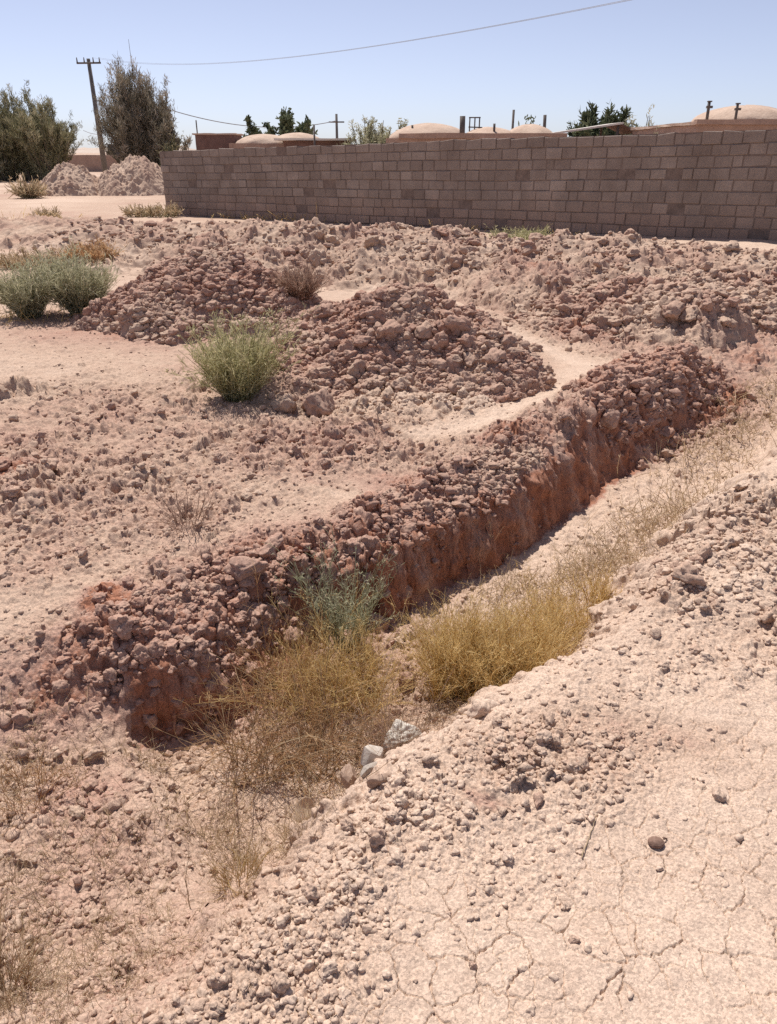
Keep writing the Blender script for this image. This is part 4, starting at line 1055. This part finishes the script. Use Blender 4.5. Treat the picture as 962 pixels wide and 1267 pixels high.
# ------------------------------------------------------------------ poles and wires
pl = empty('utility_pole', (-24.5, 70, 0)); tag(pl, 'leaning utility pole with a short crossarm beside the tall tamarisk', 'utility pole')
def local(o): o.location = (-o.parent.location.x, -o.parent.location.y, -o.parent.location.z); return o
tx, tz = -24.35, 8.45
local(tube('shaft', [(-24.35, 70, -.6), (-24.35, 70, 4), (tx, 70, tz)], .26, 'pole', pl, 8, .15))
local(tube('crossarm', [(tx - .95, 69.9, tz - .32), (tx + 1.0, 69.9, tz - .30)], .075, 'metal', pl, 6))
for k_ in (-.9, -.32, .42, .92):
    local(tube('insulator', [(tx + k_, 69.9, tz - .28), (tx + k_, 69.9, tz + .08)], .06, 'pole', pl, 6, .035))
p2 = empty('utility_pole', (-4.35, 70, 0)); tag(p2, 'small distant utility pole left of the wide bush tree', 'utility pole')
local(tube('shaft', [(-4.35, 70, -.5), (-4.35, 70, 4.5)], .15, 'pole', p2, 6, .11))
local(tube('crossarm', [(-5.0, 69.9, 3.9), (-3.7, 69.9, 3.9)], .06, 'metal', p2, 6))
p3 = tube('pole', [(-3.54, 39.6, -.4), (-3.54, 39.6, 2.8)], .045, 'metal'); tag(p3, 'thin bare post beside the pale slab roof', 'post')
p4 = tube('pole', [(5.78, 38.8, -.4), (5.78, 38.8, 3.4)], .055, 'metal'); tag(p4, 'thin post standing against the leafless tree', 'post')

def wire(name, label, a, b, sag, r=.006, group=None):
    t = np.linspace(0, 1, 40)[:, None]
    P = np.array(a) * (1 - t) + np.array(b) * t
    P[:, 2] -= (4 * sag * t * (1 - t))[:, 0]
    o = tube(name, P, r, 'wire', None, 5); tag(o, label, 'wire', group); return o
WIRES = [((-23.9, 69.9, 8.5), (8.2, 18.5, 5.05), 1.0), ((-23.4, 69.9, 8.5), (8.7, 18.8, 5.2), 1.0)]
wire('overhead_wire', 'lower of two long wires sagging across the sky from the leaning pole', *WIRES[0])
wire('overhead_wire', 'upper of two long wires sagging across the sky from the leaning pole', *WIRES[1])
wire('overhead_wire', 'short wire from the slim tree drooping towards the dark leafy tree', (-15.4, 60, 4.3), (-4.35, 69.9, 4.0), .75, .03)
wire('overhead_wire', 'faint wire between the tamarisk clump and the leaning pole', (-27.5, 75, 3.4), (-24.3, 70, 3.0), .1, .025)

# ------------------------------------------------------------------ far hills
def hills():
    n = 400
    a = np.radians(np.linspace(-60, 60, n)); out = []
    Rr = [3000, 3300, 3700, 4300]
    hgt = np.maximum(14 + 30 * fbm(a * 9, a * 0 + 2, 4, 91) + 22 * sstep(R(-12), R(-26), a), 1)
    for r_, f_ in zip(Rr, (0, .55, 1, .2)):
        out.append(np.stack([r_ * np.sin(a), r_ * np.cos(a), -6 + hgt * f_ * (1 + .15 * perlin(a * 90, a * 0 + r_ * .01, 92))], 1))
    V = np.concatenate(out)
    o = mesh_np('hills', V, grid_faces(n, 4)[:, ::-1], M['hill']); tag(o, 'far pale desert hills on the horizon', 'hills', kind='structure')
hills()

# ------------------------------------------------------------------ light, sky, camera
EL, AZ = 61.0, -24.0                                            # sun height; azimuth from +Y, negative = left
sd = np.array([math.sin(R(AZ)) * math.cos(R(EL)), math.cos(R(AZ)) * math.cos(R(EL)), math.sin(R(EL))])
sun = bpy.data.lights.new('sun', 'SUN'); sun.energy = 4.6; sun.angle = R(.53); sun.color = (1.0, .945, .87)
so = bpy.data.objects.new('sun', sun); COL.objects.link(so)
from mathutils import Vector
so.rotation_euler = Vector(sd).to_track_quat('Z', 'Y').to_euler()
so.location = (0, 0, 30)
w = bpy.data.worlds.new('World'); scene.world = w; w.use_nodes = True
nt = w.node_tree
bg = nt.nodes['Background']; bg.inputs['Strength'].default_value = .106
sky = nt.nodes.new('ShaderNodeTexSky'); sky.sky_type = 'NISHITA'; sky.sun_disc = False
sky.sun_elevation = R(EL); sky.sun_rotation = R(AZ); sky.altitude = 1200; sky.air_density = .75; sky.dust_density = 1.2; sky.ozone_density = 5.0
hs = node(nt, 'ShaderNodeHueSaturation', Saturation=.62); nt.links.new(sky.outputs[0], hs.inputs['Color'])
mx = nt.nodes.new('ShaderNodeMixRGB'); mx.blend_type = 'MULTIPLY'; mx.inputs[0].default_value = 1; mx.inputs[2].default_value = (.99, .94, .98, 1)
nt.links.new(hs.outputs[0], mx.inputs[1]); nt.links.new(mx.outputs[0], bg.inputs[0])

cam = bpy.data.cameras.new('camera'); co = bpy.data.objects.new('camera', cam); COL.objects.link(co)
cam.sensor_fit = 'VERTICAL'; cam.sensor_height = 36; cam.sensor_width = 36
cam.lens = 36 * 915 / 1267; cam.clip_start = .05; cam.clip_end = 12000
co.location = (0, 0, EYE); co.rotation_euler = (R(90) - math.atan(445.5 / 915), 0, 0)
scene.camera = co
scene.render.engine = 'CYCLES'
scene.cycles.max_bounces = 6; scene.cycles.diffuse_bounces = 4; scene.cycles.transparent_max_bounces = 4
scene.cycles.use_denoising = False
vs = scene.view_settings
vs.view_transform = 'Standard'; vs.look = 'None'; vs.gamma = 1; vs.exposure = .29; vs.use_curve_mapping = False
